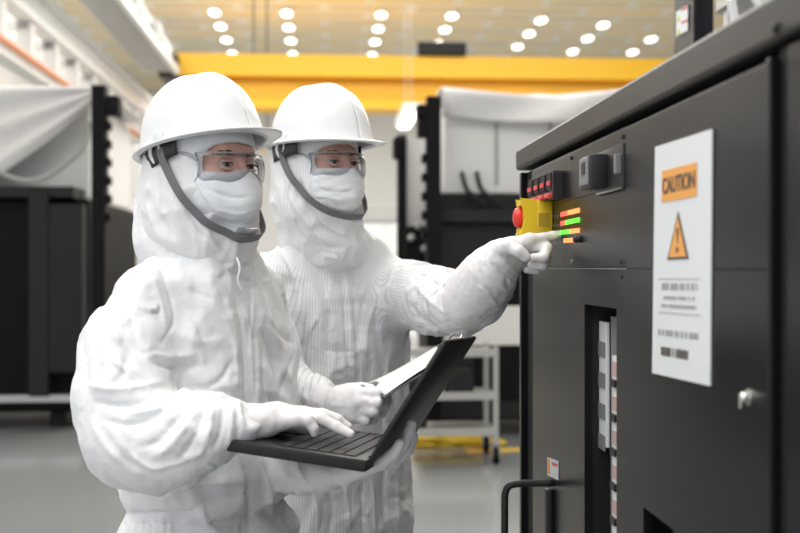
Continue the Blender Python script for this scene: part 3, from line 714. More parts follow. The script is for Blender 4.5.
obj('box_body', MB().box(.58, .72, 1.42, 1.62, zTop + .095, zTop + .2, .004), 'steel', jb)
obj('box_leg', MB().box(.585, .60, 1.43, 1.45, zTop, zTop + .095), 'white', jb); obj('box_leg', MB().box(.70, .715, 1.43, 1.45, zTop, zTop + .095), 'white', jb)
obj('box_leg', MB().box(.585, .60, 1.58, 1.60, zTop, zTop + .095), 'white', jb)
wb = thing('terminal_box', 'dark box standing on the cabinet top at the upper right corner', 'electrical box', (.62, 1.37, zTop))
obj('box_body', MB().box(.54, .70, 1.29, 1.40, zTop, zTop + .03, .004), 'greyplastic', wb); obj('lid', MB().box(.537, .703, 1.287, 1.403, zTop + .03, zTop + .035, .002), 'steel', wb)
def conduit(p, lab, r=.008, n=90):
    P = catmull([np.array(q, float) for q in p], 10); m = len(P)
    single('flexible_conduit', MB().tube(P, [r * (1 + .18 * (i % 2)) for i in range(m * 3)][:m], 12, smooth=False), 'chrome', lab, 'conduit', smooth=True)
conduit([(.515, 1.36, zTop + .008), (.512, 1.36, zTop + .03), (.508, 1.37, zTop + .08), (.51, 1.40, zTop + .16)], 'ribbed metal conduit nearer the post on the cabinet top', .006)
conduit([(.521, 1.27, zTop + .008), (.513, 1.275, zTop + .025), (.503, 1.285, zTop + .05), (.50, 1.30, zTop + .12)], 'curving metal conduit nearer the upper right corner', .006)

# ------------------------------------------------------------------ laptop
P0 = Q(367, 459, 1.75); P1 = Q(408, 437, 2.07); E0 = Q(230, 438, 1.80)
eh = nrm(P1 - P0); eb = P0 - E0; eb = nrm(eb - eh * eb.dot(eh)); en = nrm(np.cross(eb, eh)); en = en if en[2] > 0 else -en
LW, LD = .33, .235
lp = thing('laptop', 'open black laptop resting on the hand of the left-hand worker', 'laptop', P0 - en * .022, frame='w')
o = P0 - eb * LD - en * .022
obj('base', MB().obox(o, eb * LD, eh * LW, en * .020, .004), 'laptop', lp, smooth='auto')
kb = MB(); nrow = 6
for r in range(nrow):
    y = .085 + r * .0215
    for c in range(15):
        kb.obox(P0 - eb * LD + eb * y + eh * (.018 + c * .0198) - en * .003, eb * .0185, eh * .0172, en * .0032, .0008)
obj('keyboard', kb, 'keys', lp)
obj('key_bed', MB().obox(P0 - eb * LD + eb * .080 + eh * .014 - en * .0025, eb * .135, eh * .303, en * .001), 'pad', lp)
obj('touchpad', MB().obox(P0 - eb * LD + eb * .012 + eh * .11 - en * .0022, eb * .06, eh * .1, en * .001), 'pad', lp)
for a_, w_ in ((.14, .014), (.10, .014), (.06, .03)): obj('side_port', MB().obox(P0 - eb * a_ - en * .016 - eh * .0006, eb * w_, eh * .002, en * .006), 'void', lp)
T0 = Q(441, 340, 1.72); el = T0 - P0; el = nrm(el - eh * el.dot(eh)); ln = nrm(np.cross(eh, el)); ln = ln if ln[0] > 0 else -ln   # outwards, away from the keyboard
lid = obj('lid', MB().obox(P0 - en * .004 + el * .004, el * .226, eh * LW, ln * .007, .003), 'laptop', lp, smooth='auto')
obj('screen', MB().obox(P0 + el * .02 + eh * .01 - ln * .0008, el * .195, eh * (LW - .02), ln * .0008), 'black', lid)
obj('hinge', MB().cyl(P0 + eh * .03 - en * .004, P0 + eh * .08 - en * .004, .006, 12).cyl(P0 + eh * .25 - en * .004, P0 + eh * .30 - en * .004, .006, 12), 'black', lp)
obj('lid_mark', MB().obox(P0 + el * .182 + eh * .20 + ln * .0066, el * .022, eh * .02, ln * .0008), mat('lid_mark_grey', (.13, .13, .135), .35), lid, label='small grey mark on the lid')

# clipboard
c0 = Q(384, 397, 2.10); c1 = Q(367, 388.5, 2.30); c2 = Q(441, 360, 2.14)
ew = nrm(c1 - c0); ex = c2 - c0; ex = nrm(ex - ew * ex.dot(ew)); ez = nrm(np.cross(ex, ew)); ez = ez if ez[2] > 0 else -ez
CL = .19
cb = thing('clipboard', 'grey clipboard with white papers held by the right-hand worker', 'clipboard', c0, frame='w')
obj('board', MB().obox(c0 - ez * .003, ex * CL, ew * .2, ez * .003, .001), 'board', cb)
def pg(u, v): return c0 + ex * (.004 + (CL - .02) * u) + ew * (.006 + .188 * v) + ez * (.0015 + .004 * math.sin(u * 3.1) * (1 - v) + .010 * (1 - u) ** 3 * v)
obj('paper', MB().grid(pg, 16, 8, .0012), 'paper', cb, smooth=True)
clp = obj('clip', MB().obox(c0 + ex * (CL - .03) + ew * .05 + ez * .004, ex * .028, ew * .1, ez * .004, .0015).tube([c0 + ex * (CL - .004) + ew * .055 + ez * .006, c0 + ex * (CL + .016) + ew * .07 + ez * .014, c0 + ex * (CL + .016) + ew * .13 + ez * .014, c0 + ex * (CL - .004) + ew * .145 + ez * .006], .002, 8), 'chrome', cb, smooth='auto')
pen = thing('pen', 'grey pen held along the lower end of the clipboard', 'pen', c1, frame='w')
pa = Q(360.5, 387.5, 2.19); pb = Q(376, 383, 2.23)
obj('barrel', MB().cyl(pa, pb, .0042, 12), 'greyplastic', pen, smooth='auto'); obj('tip', MB().cyl(pb, pb + (pb - pa) * .2, .0042, 12, .001), 'steel', pen, smooth='auto')
obj('pocket_clip', MB().obox(pa + np.array((0, 0, .004)), (pb - pa) * .6, (0, .003, 0), (0, 0, .0012)), 'steel', pen)

# ------------------------------------------------------------------ people
def head_frame(phi, pitch=0, roll=0):
    # rows: local x (person's left), y (back), z (up) in world axes
    R = Matrix.Rotation(phi, 3, 'Z') @ Matrix.Rotation(pitch, 3, 'X') @ Matrix.Rotation(roll, 3, 'Y')
    return np.array([R.col[i][:] for i in range(3)])
class Head:
    def __init__(s, c, phi, pitch, sc): s.c = np.array(c); s.R = head_frame(phi, pitch); s.k = sc
    def __call__(s, x, y, z): return s.c + s.k * (s.R[0] * x + s.R[1] * y + s.R[2] * z)

def make_head(root, H, body_sdf):
    S_ = body_sdf; R = H.R; k = H.k
    S_.ell(H(0, .012, .045), R, [.074 * k, .094 * k, .085 * k], .02)
    S_.ell(H(0, -.02, -.03), R, [.062 * k, .070 * k, .075 * k], .03)
    S_.cone(H(0, -.055, -.09), H(0, -.04, -.07), .022 * k, .03 * k, .03)
    S_.cone(H(0, .02, -.06), H(0, .03, -.14), .05 * k, .052 * k, .03)
    S_.cone(H(-.034, -.077, .027), H(.034, -.077, .027), .010 * k, .010 * k, .016)      # brow
    S_.cone(H(0, -.086, .012), H(0, -.106, -.028), .0065 * k, .011 * k, .014)            # nose
    for s in (-1, 1):
        S_.cone(H(s * .012, -.092, -.032), H(s * .010, -.09, -.03), .007 * k, .007 * k, .01)
        S_.cone(H(s * .050, -.058, -.022), H(s * .040, -.070, -.026), .014 * k, .014 * k, .02)   # cheek bones
        S_.ell(H(s * .031, -.089, .000), R, [.017 * k, .010 * k, .0085 * k], .010, 's')  # socket
        S_.ell(H(s * .074, .012, -.005), R, [.008 * k, .018 * k, .030 * k], .008)          # ear
def face_bits(root, body, H):
    R = H.R; k = H.k
    for s in (-1, 1):
        c = H(s * .031, -.0758, .000)
        e = obj('eye', sphere(c, .0116 * k), 'eyewhite', body, smooth=True)
        obj('iris', cap(c, .0119 * k, nrm(-R[1] + R[0] * (.12) + R[2] * -.18), .62), 'iris', e, smooth=True)
        def lid_(u, v, top=True, s=s):
            a = -1.15 + 2.3 * u; z = (.0030 + .0060 * v) * math.cos(a * .9) if top else -(.0028 + .005 * v) * math.cos(a * .9)
            return H(s * .031 + .0150 * math.sin(a), -.0765 - .0128 * math.cos(a * .72) * (1 - .1 * v), z + (0.001 if top else -.001))
        obj('upper_eyelid', MB().grid(lambda u, v: lid_(u, v), 10, 4, .0015), 'skin', body, smooth=True)
        obj('lower_eyelid', MB().grid(lambda u, v: lid_(u, v, False), 10, 4, .0015), 'skin', body, smooth=True)
        obj('eyelashes', MB().tube([H(s * .031 + .0152 * math.sin(a), -.0775 - .0134 * math.cos(a * .72), (.0042 * math.cos(a * .9))) for a in np.linspace(-1.1, 1.1, 7)], .0013, 6), 'hair', body, smooth=True)
        obj('eyebrow', MB().tube([H(s * (.014 + .034 * t_), -.0895 + .012 * t_ ** 2, .019 + .006 * math.sin(t_ * 2.4)) for t_ in np.linspace(0, 1, 6)], [.0020, .0034, .0034, .0026, .0012], 6), 'hair', body, smooth=True)
def sphere(c, r, n=18):
    return MB().lathe([(max(r * math.sin(a), 1e-5), -r * math.cos(a)) for a in np.linspace(0.02, math.pi - .02, n)], c, (0, 0, 1), 2 * n)
def cap(c, r, d, ang):
    return MB().lathe([(max(r * math.sin(a), 1e-5), r * math.cos(a)) for a in np.linspace(ang, .01, 8)], c, d, 24)

def hard_hat(root, H, tilt, sc, z0=.040, dy=0):
    """local hat frame sits on the head, tipped by tilt"""
    ct, st_ = math.cos(tilt), math.sin(tilt)
    def T(x, y, z): return H(x * sc, dy + (y * ct - z * st_) * sc, z0 + (y * st_ + z * ct) * sc)
    a, b, h = .113, .134, .146
    def shell(u, v):
        th = 2 * math.pi * u; ph = v * math.pi / 2
        r = math.cos(ph) ** .74; z = h * math.sin(ph) ** .98
        x = a * r * math.sin(th); y = -b * r * math.cos(th)
        ridge = .006 * math.exp(-(x / .020) ** 2) * (math.sin(ph) ** .8) + .0045 * (math.exp(-((abs(x) - .045) / .008) ** 2)) * math.sin(ph) * .7
        flare = .007 * math.exp(-v * 18)
        return T(x * (1 + flare / .12), y * (1 + flare / .12), z + ridge)
    hat = obj('hard_hat', MB().grid(shell, 96, 36), 'helmet', root, smooth=True, label='white hard hat with a short peak')
    md = hat.modifiers.new('thickness', 'SOLIDIFY'); md.thickness = .003; md.offset = -1
    def brim(u, v):
        th = (u - .5) * 2 * math.pi; f = max(0, math.cos(th * .5)) ** 3.2 if abs(th) < math.pi else 0
        w = (.010 + .042 * (math.exp(-(th / .62) ** 2)) + .004 * math.exp(-((abs(th) - math.pi) / .5) ** 2))
        r = 1 + .004 / .12; x = a * r * math.sin(th); y = -b * r * math.cos(th)
        nx, ny = math.sin(th), -math.cos(th); q = w * v
        return T(x + nx * q, y + ny * q, .001 - .10 * q - 1.2 * q * q + .0015 * math.sin(v * 3.1))
    obj('peak', MB().grid(brim, 96, 8, .0035), 'helmet', hat, smooth=True)
    for s in (-1, 1):     # slot bosses
        obj('accessory_slot', MB().obox(T(s * .113 - .004, -.012, .004), H.R[0] * .008, H.R[1] * .026, H.R[2] * .018, .003), 'helmet', hat, smooth='auto')
    def band(u, v):
        th = math.radians(75) + math.radians(210) * u; back = .5 - .5 * math.cos(th)
        return T((a - .008) * math.sin(th), -(b - .008) * math.cos(th), .012 - (.026 + .020 * back) * v - .014 * back)
    obj('headband', MB().grid(band, 60, 3, .0025), 'black', hat, smooth=True)
    obj('ratchet_knob', MB().lathe([(.016, 0), (.018, .006), (.016, .014), (.01, .017)], T(0, b - .016, -.016), H.R[1], 18), 'black', hat, smooth='auto')
    for s in (-1, 1):
        obj('strap_anchor', MB().tube([T(s * .104, .035, .010), T(s * .102, .040, -.012), T(s * .100, .028, -.03), T(s * .103, .012, -.012), T(s * .104, .012, .010)], .0045, 8), 'helmet', hat, smooth=True)
    return hat, T

root_pts = []
def strap_part(root, H, pts, w, name='chin_strap', m='strap', lift=.003):
    P = catmull([np.array(p, float) for p in pts], 8); c = H(0, -.01, -.04); mb = MB()
    VV = np.concatenate([v for n_, v in root_pts if n_ == root.parent.name]) - c; VL = np.linalg.norm(VV, axis=1)
    rad = []
    for p in P:
        dd = p - c; r0 = np.linalg.norm(dd); m_ = (VV @ dd) / (VL * r0) > .9965
        rad.append(max(VL[m_].max() + lift if m_.any() else r0, 0) if (dd @ H.R[2]) < .062 else r0)
    rad = np.convolve(np.pad(rad, 3, mode='edge'), np.ones(7) / 7, 'valid')
    P = [c + nrm(p - c) * max(r_, np.linalg.norm(p - c) if k_ < 4 or k_ > len(P) - 5 else 0) for k_, (p, r_) in enumerate(zip(P, rad))]
    vs = []; fs = []
    for i, p in enumerate(P):
        t = nrm(P[min(i + 1, len(P) - 1)] - P[max(i - 1, 0)]); out = p - c; out = nrm(out - t * out.dot(t)); s_ = np.cross(t, out)
        for q in (p - s_ * w / 2 - out * .001, p - s_ * w / 2 + out * .0015, p + s_ * w / 2 + out * .0015, p + s_ * w / 2 - out * .001): vs.append(q)
        if i: o_ = (i - 1) * 4; fs += [(o_ + k_, o_ + (k_ + 1) % 4, o_ + 4 + (k_ + 1) % 4, o_ + 4 + k_) for k_ in range(4)]
    fs += [(0, 1, 2, 3), tuple(len(vs) - 1 - k_ for k_ in range(4))]
    return obj(name, mb.add(vs, fs), m, root)

def goggles(root, H):
    def lens(u, v, off=0):
        a = (u - .5) * 2 * 1.35; x = .079 * math.sin(a) * 1.0; y = -.120 + .075 * (1 - math.cos(a)) + off
        nb = math.exp(-(x / .014) ** 2)
        top = .024 - .004 * (1 - math.cos(a)); bot = -.033 + .022 * nb
        z = bot + (top - bot) * v; y += .010 * (abs(v - .5) * 2) ** 2.5
        return H(x, y, z - .002)
    g = obj('goggles', MB().grid(lambda u, v: lens(u, v), 48, 12), 'clear', root, smooth=True, label='clear wraparound safety goggles')
    rim = [lens(u, 1) for u in np.linspace(0, 1, 40)] + [lens(1, v) for v in (.8, .5, .2)] + [lens(u, 0) for u in np.linspace(1, 0, 40)] + [lens(0, v) for v in (.2, .5, .8)]
    obj('goggle_rim', MB().tube(rim, .0016, 6, closed=True, smooth=False), M['rim'], g, smooth=True)
    obj('brow_bar', MB().grid(lambda u, v: lens(u, .93 + .10 * v) + H.R[1] * (.012 * v), 40, 3, .0012), 'clear', g, smooth=True)
    for s in (-1, 1):
        obj('temple_arm', MB().tube([lens(.5 + s * .5, .75), H(s * .086, -.04, .017), H(s * .088, .0, .02), H(s * .086, .03, .02)], .0028, 6), M['rim'], g, smooth=True)
M['rim'] = mat('clear_rim_plastic', (.62, .63, .66), .15, spec=.6)
M['rim'].node_tree.nodes['Principled BSDF'].inputs['Transmission Weight'].default_value = .6

def hood_and_mask(root, H, collar, suit, strokes, seed, stripe, back=0):
    R = H.R; k = H.k; lo = H.c - .24; hi = H.c + .22; lo[2] = H.c[2] - .26; hi[2] = H.c[2] + .13
    s = SDF(lo, hi, .0033)
    s.ell(H(0, .016, .03), R, [.090 * k, .112 * k, .098 * k], .02)
    s.ell(H(0, -.012, -.045), R, [.083 * k, .092 * k, .085 * k], .04)
    s.cone(H(0, -.045, -.10), H(0, -.01, -.08), .045 * k, .06 * k, .05)
    s.cone(H(0, .045 + back, -.03), H(0, .045 + back, -.09), .078 * k, .082 * k, .05)
    for (p, q, ra, rb) in collar: s.cone(p, q, ra, rb, .05)
    # inner cavity and window
    s.ell(H(0, .012, .045), R, [.077 * k, .098 * k, .088 * k], 0, 's'); s.ell(H(0, -.02, -.03), R, [.066 * k, .076 * k, .078 * k], 0, 's')
    s.ell(H(0, -.11, .004), R, [.074 * k, .075 * k, .034 * k], .012, 's', p=2.6)
    V, F = s.mesh(4); N = vnorm(V, F)
    P = V * 22; w = vnoise(P + 5 * seed, seed); w2 = vnoise(V * np.array((45, 45, 22.)) + 9, seed + 1)
    loc = np.stack([(V - H.c) @ R[i] for i in range(3)], 1) / k
    msk = np.clip((-.02 - loc[:, 2]) * 20, 0.2, 1) 
    V = V + N * ((-.0045 * (np.abs(w) * 2 - .6) - .0026 * (np.abs(w2) * 2 - .7) + .001 * w) * msk)[:, None]
    V = folds(V, vnorm(V, F), strokes); root_pts.append((root.name, V))
    ang = np.arctan2(loc[:, 0], -loc[:, 1]) * .1
    sdf_obj('hood', V, F, suit, root, attr=ang)
    # mask
    s = SDF(H.c - .16, H.c + .16, .003)
    s.ell(H(0, -.036, -.052), R, [.080 * k, .075 * k, .072 * k], .02, p=2.3)
    s.cone(H(0, -.095, -.022), H(0, -.100, -.062), .014 * k, .020 * k, .035)
    s.cone(H(0, -.095, -.062), H(0, -.080, -.100), .022 * k, .022 * k, .03)
    sl, X, Y, Z = s.sub(s.lo, s.lo + s.n * s.h)
    lz = ((X - H.c[0]) * R[2][0] + (Y - H.c[1]) * R[2][1] + (Z - H.c[2]) * R[2][2]) / k
    lx = ((X - H.c[0]) * R[0][0] + (Y - H.c[1]) * R[0][1] + (Z - H.c[2]) * R[0][2]) / k
    ly = ((X - H.c[0]) * R[1][0] + (Y - H.c[1]) * R[1][1] + (Z - H.c[2]) * R[1][2]) / k
    s.comb(sl, np.maximum(lz - (-.014 + .006 * np.exp(-(lx / .02) ** 2)), np.maximum(ly + .030, -.128 - lz)), 0, 'i')
    s.ell(H(0, -.02, -.03), R, [.060 * k, .066 * k, .075 * k], 0, 's')
    V, F = s.mesh(4); N = vnorm(V, F)
    loc = np.stack([(V - H.c) @ R[i] for i in range(3)], 1) / k
    cre = np.sin((loc[:, 2] + .25 * np.abs(loc[:, 0]) + .004 * vnoise(V * 30, 3)) * 2 * math.pi / .021)
    V = V + N * (.0006 * cre * (.5 + vnoise(V * 14, 2)) + .0022 * (.5 - np.abs(vnoise(V * np.array((26, 26, 48.)), seed))) + .002 * vnoise(V * 20, seed + 5))[:, None]
    V = folds(V, vnorm(V, F), strokes); root_pts.append((root.name, V))
    sdf_obj('face_mask', V, F, 'mask', root, attr=loc[:, 0])

def coverall(root, torso, f, l, arms, legs, strokes, suit, seed, lo, hi, arm_axes=()):
    s = SDF(lo, hi, .0044)
    s.torso(torso, f, l, .03)
    for ch in arms:
        for i in range(len(ch) - 1): s.cone(ch[i][0], ch[i + 1][0], ch[i][1], ch[i + 1][1], .035 if i == 0 else .03)
    for ch in legs:
        for i in range(len(ch) - 1): s.cone(ch[i][0], ch[i + 1][0], ch[i][1], ch[i + 1][1], .04)
    V, F = s.mesh(6); N = vnorm(V, F)
    # stripe coordinate and bone-aligned crumple
    st_ = (V - np.array((torso[4][1], torso[4][2], 0))) @ np.array((l[0], l[1], 0)); best = np.full(len(V), .004); along = V[:, 2].copy(); isarm = np.zeros(len(V))
    side = (V - np.array((torso[4][1], torso[4][2], 0))) @ np.array((f[0], f[1], 0))
    st_ = np.arctan2(st_ / torso[4][3], side / torso[4][4]) * .165
    for ch in arms:
        run = 0
        for i in range(len(ch) - 1):
            a, b = np.array(ch[i][0]), np.array(ch[i + 1][0]); ab = b - a; Ln = np.linalg.norm(ab); t = np.clip((V - a) @ ab / Ln ** 2, 0, 1)
            q = V - a - t[:, None] * ab; d = np.abs(np.linalg.norm(q, axis=1) - (ch[i][1] + (ch[i + 1][1] - ch[i][1]) * t))
            wv = nrm(np.cross(ab, (0, 1., 0))); wu = nrm(np.cross(ab, wv)); rad_ = ch[i][1]
            u = d < np.where(i == 0, best * .6, best)
            best[u] = d[u]; st_[u] = (np.arctan2(q @ wv, -(q @ wu) if wu[1] > 0 else q @ wu) * .062)[u]; along[u] = (run + t * Ln)[u]; isarm[u] = 1
            run += Ln
    w = vnoise(V * 9 + 3 * seed, seed)
    big = vnoise(np.stack([st_ * 11 + w * .6, side * 9, along * 5.0], 1) + seed, seed + 2)
    mid = vnoise(np.stack([st_ * 14 + w, side * 14, along * 26 + w * 1.5], 1), seed + 3)
    rid = 1 - 2 * np.abs(vnoise(V * 16 + w[:, None] * .8, seed + 4))
    dg = np.stack([st_ * 13 + along * 5 * np.where(w > 0, 1, .6), side * 10, along * 4 - st_ * 4], 1); cr1 = np.abs(vnoise(dg + w[:, None] * .8, seed + 6)); cr2 = np.abs(vnoise(V * np.array((16, 16, 11.)) + w[:, None], seed + 7)); cr3 = np.abs(vnoise(V * 44, seed + 8))
    D = .0030 * big + np.where(isarm > 0, .0045, .0012) * mid + .0012 * rid + - .014 * np.minimum(cr1, .5) - .0075 * np.minimum(cr2, .5) - .002 * cr3 + .005
    V = V + N * D[:, None]
    V = folds(V, vnorm(V, F), strokes)
    return sdf_obj('coverall', V, F, suit, root, attr=st_)

def hand(root, name, m, palm, fingers, extra=(), seed=1, h=.0022, kf=.006):
    pts = np.array([p for ch in list(palm) + list(fingers) + list(extra) for p in [q[0] for q in ch]])
    s = SDF(pts.min(0) - .07, pts.max(0) + .07, h)
    for ch in palm: s.chain([q[0] for q in ch], [q[1] for q in ch], .016, mar=.03)
    for ch in extra: s.chain([q[0] for q in ch], [q[1] for q in ch], .03, mar=.05)
    for ch in fingers:
        t = SDF.__new__(SDF); t.lo, t.h, t.n, t.ax = s.lo, s.h, s.n, s.ax; t.F = np.full(s.n, 1., np.float32)
        t.chain([q[0] for q in ch], [q[1] for q in ch], .004, mar=.03)
        hh = np.maximum(kf - np.abs(s.F - t.F), 0) / kf; s.F = np.minimum(s.F, t.F) - hh * hh * kf * .25
    V, F = s.mesh(4); N = vnorm(V, F)
    V = V + N * (.0007 * vnoise(V * 90, seed) + .0008 * (1 - 2 * np.abs(vnoise(V * 60, seed + 1))))[:, None]
    return V, F
def QQ(*a): return [(Q(p[0], p[1], p[2]), p[3]) for p in a]

def skeleton_body(root, H, torso, f, l, arms, legs, hands):
    """the person inside the clothes: one continuous surface"""
    allp = np.array([q[0] for ch in arms + legs for q in ch] + [H.c])
    lo = allp.min(0) - .14; hi = allp.max(0) + .16; lo[2] = 0.0
    s = SDF(lo, hi, .006)
    s.torso([(r[0], r[1], r[2], max(r[3] - .035, .03), max(r[4] - .035, .03)) for r in torso], f, l, .03)
    s.cone(np.array((torso[0][1], torso[0][2], torso[0][0] - .06)), H(0, .03, -.10), .058, .05, .03)
    for ch in arms:
        for i in range(len(ch) - 1): s.cone(ch[i][0], ch[i + 1][0], max(ch[i][1] * .5, .022), max(ch[i + 1][1] * .5, .02), .02)
    for ch in legs:
        for i in range(len(ch) - 1): s.cone(ch[i][0], ch[i + 1][0], ch[i][1] * .7, ch[i + 1][1] * .7, .03)
    V, F = s.mesh(4)
    body = sdf_obj('body', V, F, 'skin', root)
    sh = SDF(H.c - .17, H.c + .17, .0022); make_head(root, H, sh); V2, F2 = sh.mesh(3)
    # head joined into the same mesh
    me = body.data; fr, bb = BASE[root.name]
    VV = np.concatenate([V, V2]); FF = np.concatenate([F, F2 + len(V)])
    me2 = bpy.data.meshes.new('body'); me2.from_pydata((VV - bb).tolist(), [], FF.tolist()); me2.materials.append(M['skin']); me2.shade_smooth(); body.data = me2
    return body

def boots(root, feet, f):
    for c in feet:
        s = SDF(np.array(c) - .3, np.array(c) + .3, .006); c = np.array(c, float); F3 = np.array((f[0], f[1], 0))
        s.cone(c + (0, 0, .30), c + (0, 0, .08), .065, .055, .03); s.cone(c + (0, 0, .055), c + F3 * .17 + (0, 0, .045), .05, .043, .04)
        sl, X, Y, Z = s.sub(s.lo, s.lo + s.n * s.h); s.comb(sl, (.004 - Z) + 0 * X + 0 * Y, 0, 'i')
        V, F = s.mesh(3); V[:, 2] = np.maximum(V[:, 2], .001); sdf_obj('boot', V, F, 'glove', root)

# ================= the worker at the left
phA = math.radians(56); fA = np.array((math.sin(phA), -math.cos(phA))); lA = np.array((math.cos(phA), math.sin(phA)))
A = thing('person', 'person in plain white coverall and hard hat typing on the laptop', 'person', (-.38, 2.12, 0), frame='w')
HA = Head(Q(206, 167, 2.08), math.radians(54), math.radians(2), 1.0)
tA = [(1.44, -.375, 2.115, .08, .075), (1.40, -.37, 2.115, .115, .09), (1.355, -.37, 2.12, .155, .105), (1.27, -.37, 2.12, .175, .125), (1.12, -.366, 2.12, .178, .137), (1.0, -.36, 2.12, .182, .148), (.95, -.362, 2.12, .172, .143), (.925, -.37, 2.12, .152, .125), (.88, -.362, 2.12, .182, .148), (.78, -.37, 2.12, .178, .14), (.72, -.37, 2.12, .165, .13)]
armAr = QQ((145, 300, 2.0, .064), (127, 352, 1.95, .077), (124, 398, 1.91, .079), (138, 437, 1.88, .081), (160, 444, 1.86, .074), (188, 437, 1.84, .064), (215, 431, 1.84, .053), (236, 426, 1.845, .038))
armAl = QQ((254, 305, 2.22, .060), (268, 350, 2.22, .058), (262, 400, 2.18, .058), (276, 440, 2.12, .052), (300, 465, 2.05, .046), (318, 474, 1.99, .036))
fx = lambda c, o, z: (c[0] + lA[0] * o, c[1] + lA[1] * o, z)
cA = (-.37, 2.12)
legsA = [[(np.array(fx(cA, o, .76)), .105), (np.array(fx(cA, o * 1.05, .45)), .085), (np.array(fx(cA, o * 1.1, .18)), .07)] for o in (-.085, .085)]
strA = [
 # zip flap
 ([(226, 287), (238, 310), (243, 340), (245, 380), (246, 412)], 2.2, -.004), ([(236, 292), (247, 318), (251, 350), (253, 400)], 2.0, .003), ([(222, 290), (232, 315), (236, 345), (237, 400)], 4, .003),
 # raglan seam and chest
 ([(158, 262), (168, 290), (174, 320), (160, 345)], 3, -.005), ([(150, 268), (160, 300), (166, 330)], 5, .005),
 ([(128, 310), (134, 330), (140, 352), (158, 350)], 3.5, -.005), ([(112, 300), (114, 330), (124, 350)], 6, .006),
 ([(110, 285), (108, 310), (118, 330)], 4, -.004),
 ([(175, 330), (200, 342), (228, 338)], 8, .004), ([(180, 300), (196, 320), (206, 350)], 7, -.004), ([(190, 290), (215, 300)], 5, -.004), ([(196, 350), (212, 375), (232, 392)], 6, .005),
 ([(150, 360), (175, 368), (205, 364)], 5, -.006), ([(140, 350), (170, 358), (200, 352)], 5, .005),
 ([(232, 360), (222, 378), (205, 388)], 3.5, -.006),
 # elbow crease system
 ([(160, 392), (140, 402), (118, 405), (96, 402)], 4, -.009), ([(165, 380), (140, 388), (112, 390), (88, 385)], 5, .007),
 ([(172, 402), (150, 418), (128, 424), (104, 420)], 4, -.008), ([(175, 398), (156, 410), (130, 414)], 4, .006),
 ([(190, 408), (172, 424), (158, 440), (140, 448)], 4, -.007), ([(196, 412), (182, 432), (166, 450), (150, 458)], 5, .006),
 ([(205, 402), (200, 425), (188, 448), (176, 462)], 3.5, -.006), ([(212, 402), (210, 428), (200, 455)], 4, .006), ([(222, 402), (222, 425), (214, 450)], 3, -.005),
 ([(231, 402), (232, 420), (228, 448)], 2.5, .004), ([(237, 404), (238, 425), (236, 445)], 2, -.004),
 ([(168, 396), (190, 392), (212, 396), (236, 398)], 3.5, .008), ([(160, 400), (186, 400), (206, 403)], 3, -.007),
 ([(90, 330), (98, 370), (95, 400)], 7, .006), ([(84, 350), (88, 390)], 4, -.004), ([(100, 310), (106, 350), (104, 380)], 4, -.005), ([(128, 355), (122, 375), (110, 385)], 5, -.005),
 ([(92, 420), (105, 445), (125, 465)], 5, .005), ([(104, 430), (120, 455), (145, 472)], 4, -.005), ([(150, 470), (180, 462), (205, 452)], 4, .004), ([(118, 440), (140, 462), (160, 470)], 4, .004),
 # belly
 ([(150, 505), (190, 488), (240, 482)], 7, .006), ([(180, 520), (210, 500), (260, 490)], 6, -.005), ([(255, 450), (268, 480), (272, 520)], 6, .006), ([(240, 455), (250, 490), (248, 530)], 5, -.005), ([(276, 460), (284, 490), (286, 525)], 4, -.006), ([(200, 500), (208, 530)], 5, .004), ([(290, 480), (294, 520)], 4, .005),
 ([(118, 512), (140, 514), (165, 513), (200, 514)], 3, -.008),
 # far arm
 ([(268, 318), (280, 335), (296, 345)], 3, -.004), ([(262, 330), (272, 360), (280, 385)], 3.5, -.005), ([(270, 325), (284, 352), (286, 380)], 4, .005), ([(296, 350), (288, 370), (280, 395)], 3, -.005),
 ([(264, 340), (264, 380), (266, 405)], 2, -.004), ([(256, 330), (258, 370), (258, 405)], 3, .003),
 ([(296, 455), (300, 470), (310, 486)], 2.5, .005), ([(305, 458), (312, 472), (320, 486)], 2.5, -.005),
] + [([(x, 516), (x + 3, 526), (x + 1, 540)], 2.2, .004) for x in range(112, 175, 7)]
coverall(A, tA, fA, lA, [armAr, armAl], legsA, strA, 'suit', 3, (-.75, 1.72, .12), (-.05, 2.42, 1.47))
bodyA = skeleton_body(A, HA, tA, fA, lA, [armAr, armAl], legsA, None)
face_bits(A, bodyA, HA)
hood_and_mask(A, HA, [(HA(0, .03, -.09), Q(196, 240, 2.10), .088, .098), (Q(174, 240, 2.10), Q(222, 248, 2.08), .056, .055), (Q(166, 200, 2.12), Q(168, 236, 2.11), .034, .046)], 'suit', [
 ([(150, 175), (148, 205), (158, 235)], 4, .005), ([(160, 172), (162, 200), (172, 228)], 4, -.005), ([(172, 190), (176, 215), (188, 238)], 4, .005), ([(140, 200), (142, 228), (156, 246)], 4, -.004),
 ([(186, 205), (196, 226), (210, 244)], 4, -.006), ([(196, 214), (206, 234), (222, 252)], 4, .005), ([(150, 240), (180, 256), (212, 264), (238, 262)], 4, -.006), ([(150, 249), (180, 266), (212, 274), (240, 272)], 4, .005),
 ([(198, 170), (200, 186), (210, 202), (226, 222)], 3, .005), ([(205, 182), (214, 192), (236, 198), (252, 196)], 3, -.003), ([(160, 215), (175, 240)], 4, -.005), ([(214, 208), (236, 214), (254, 210)], 3, .003), ([(218, 218), (236, 224), (250, 218)], 3, -.003)], 5, False, -.004)
hatA, TA = hard_hat(A, HA, math.radians(-12), .93, .033, .010)
goggles(A, HA)
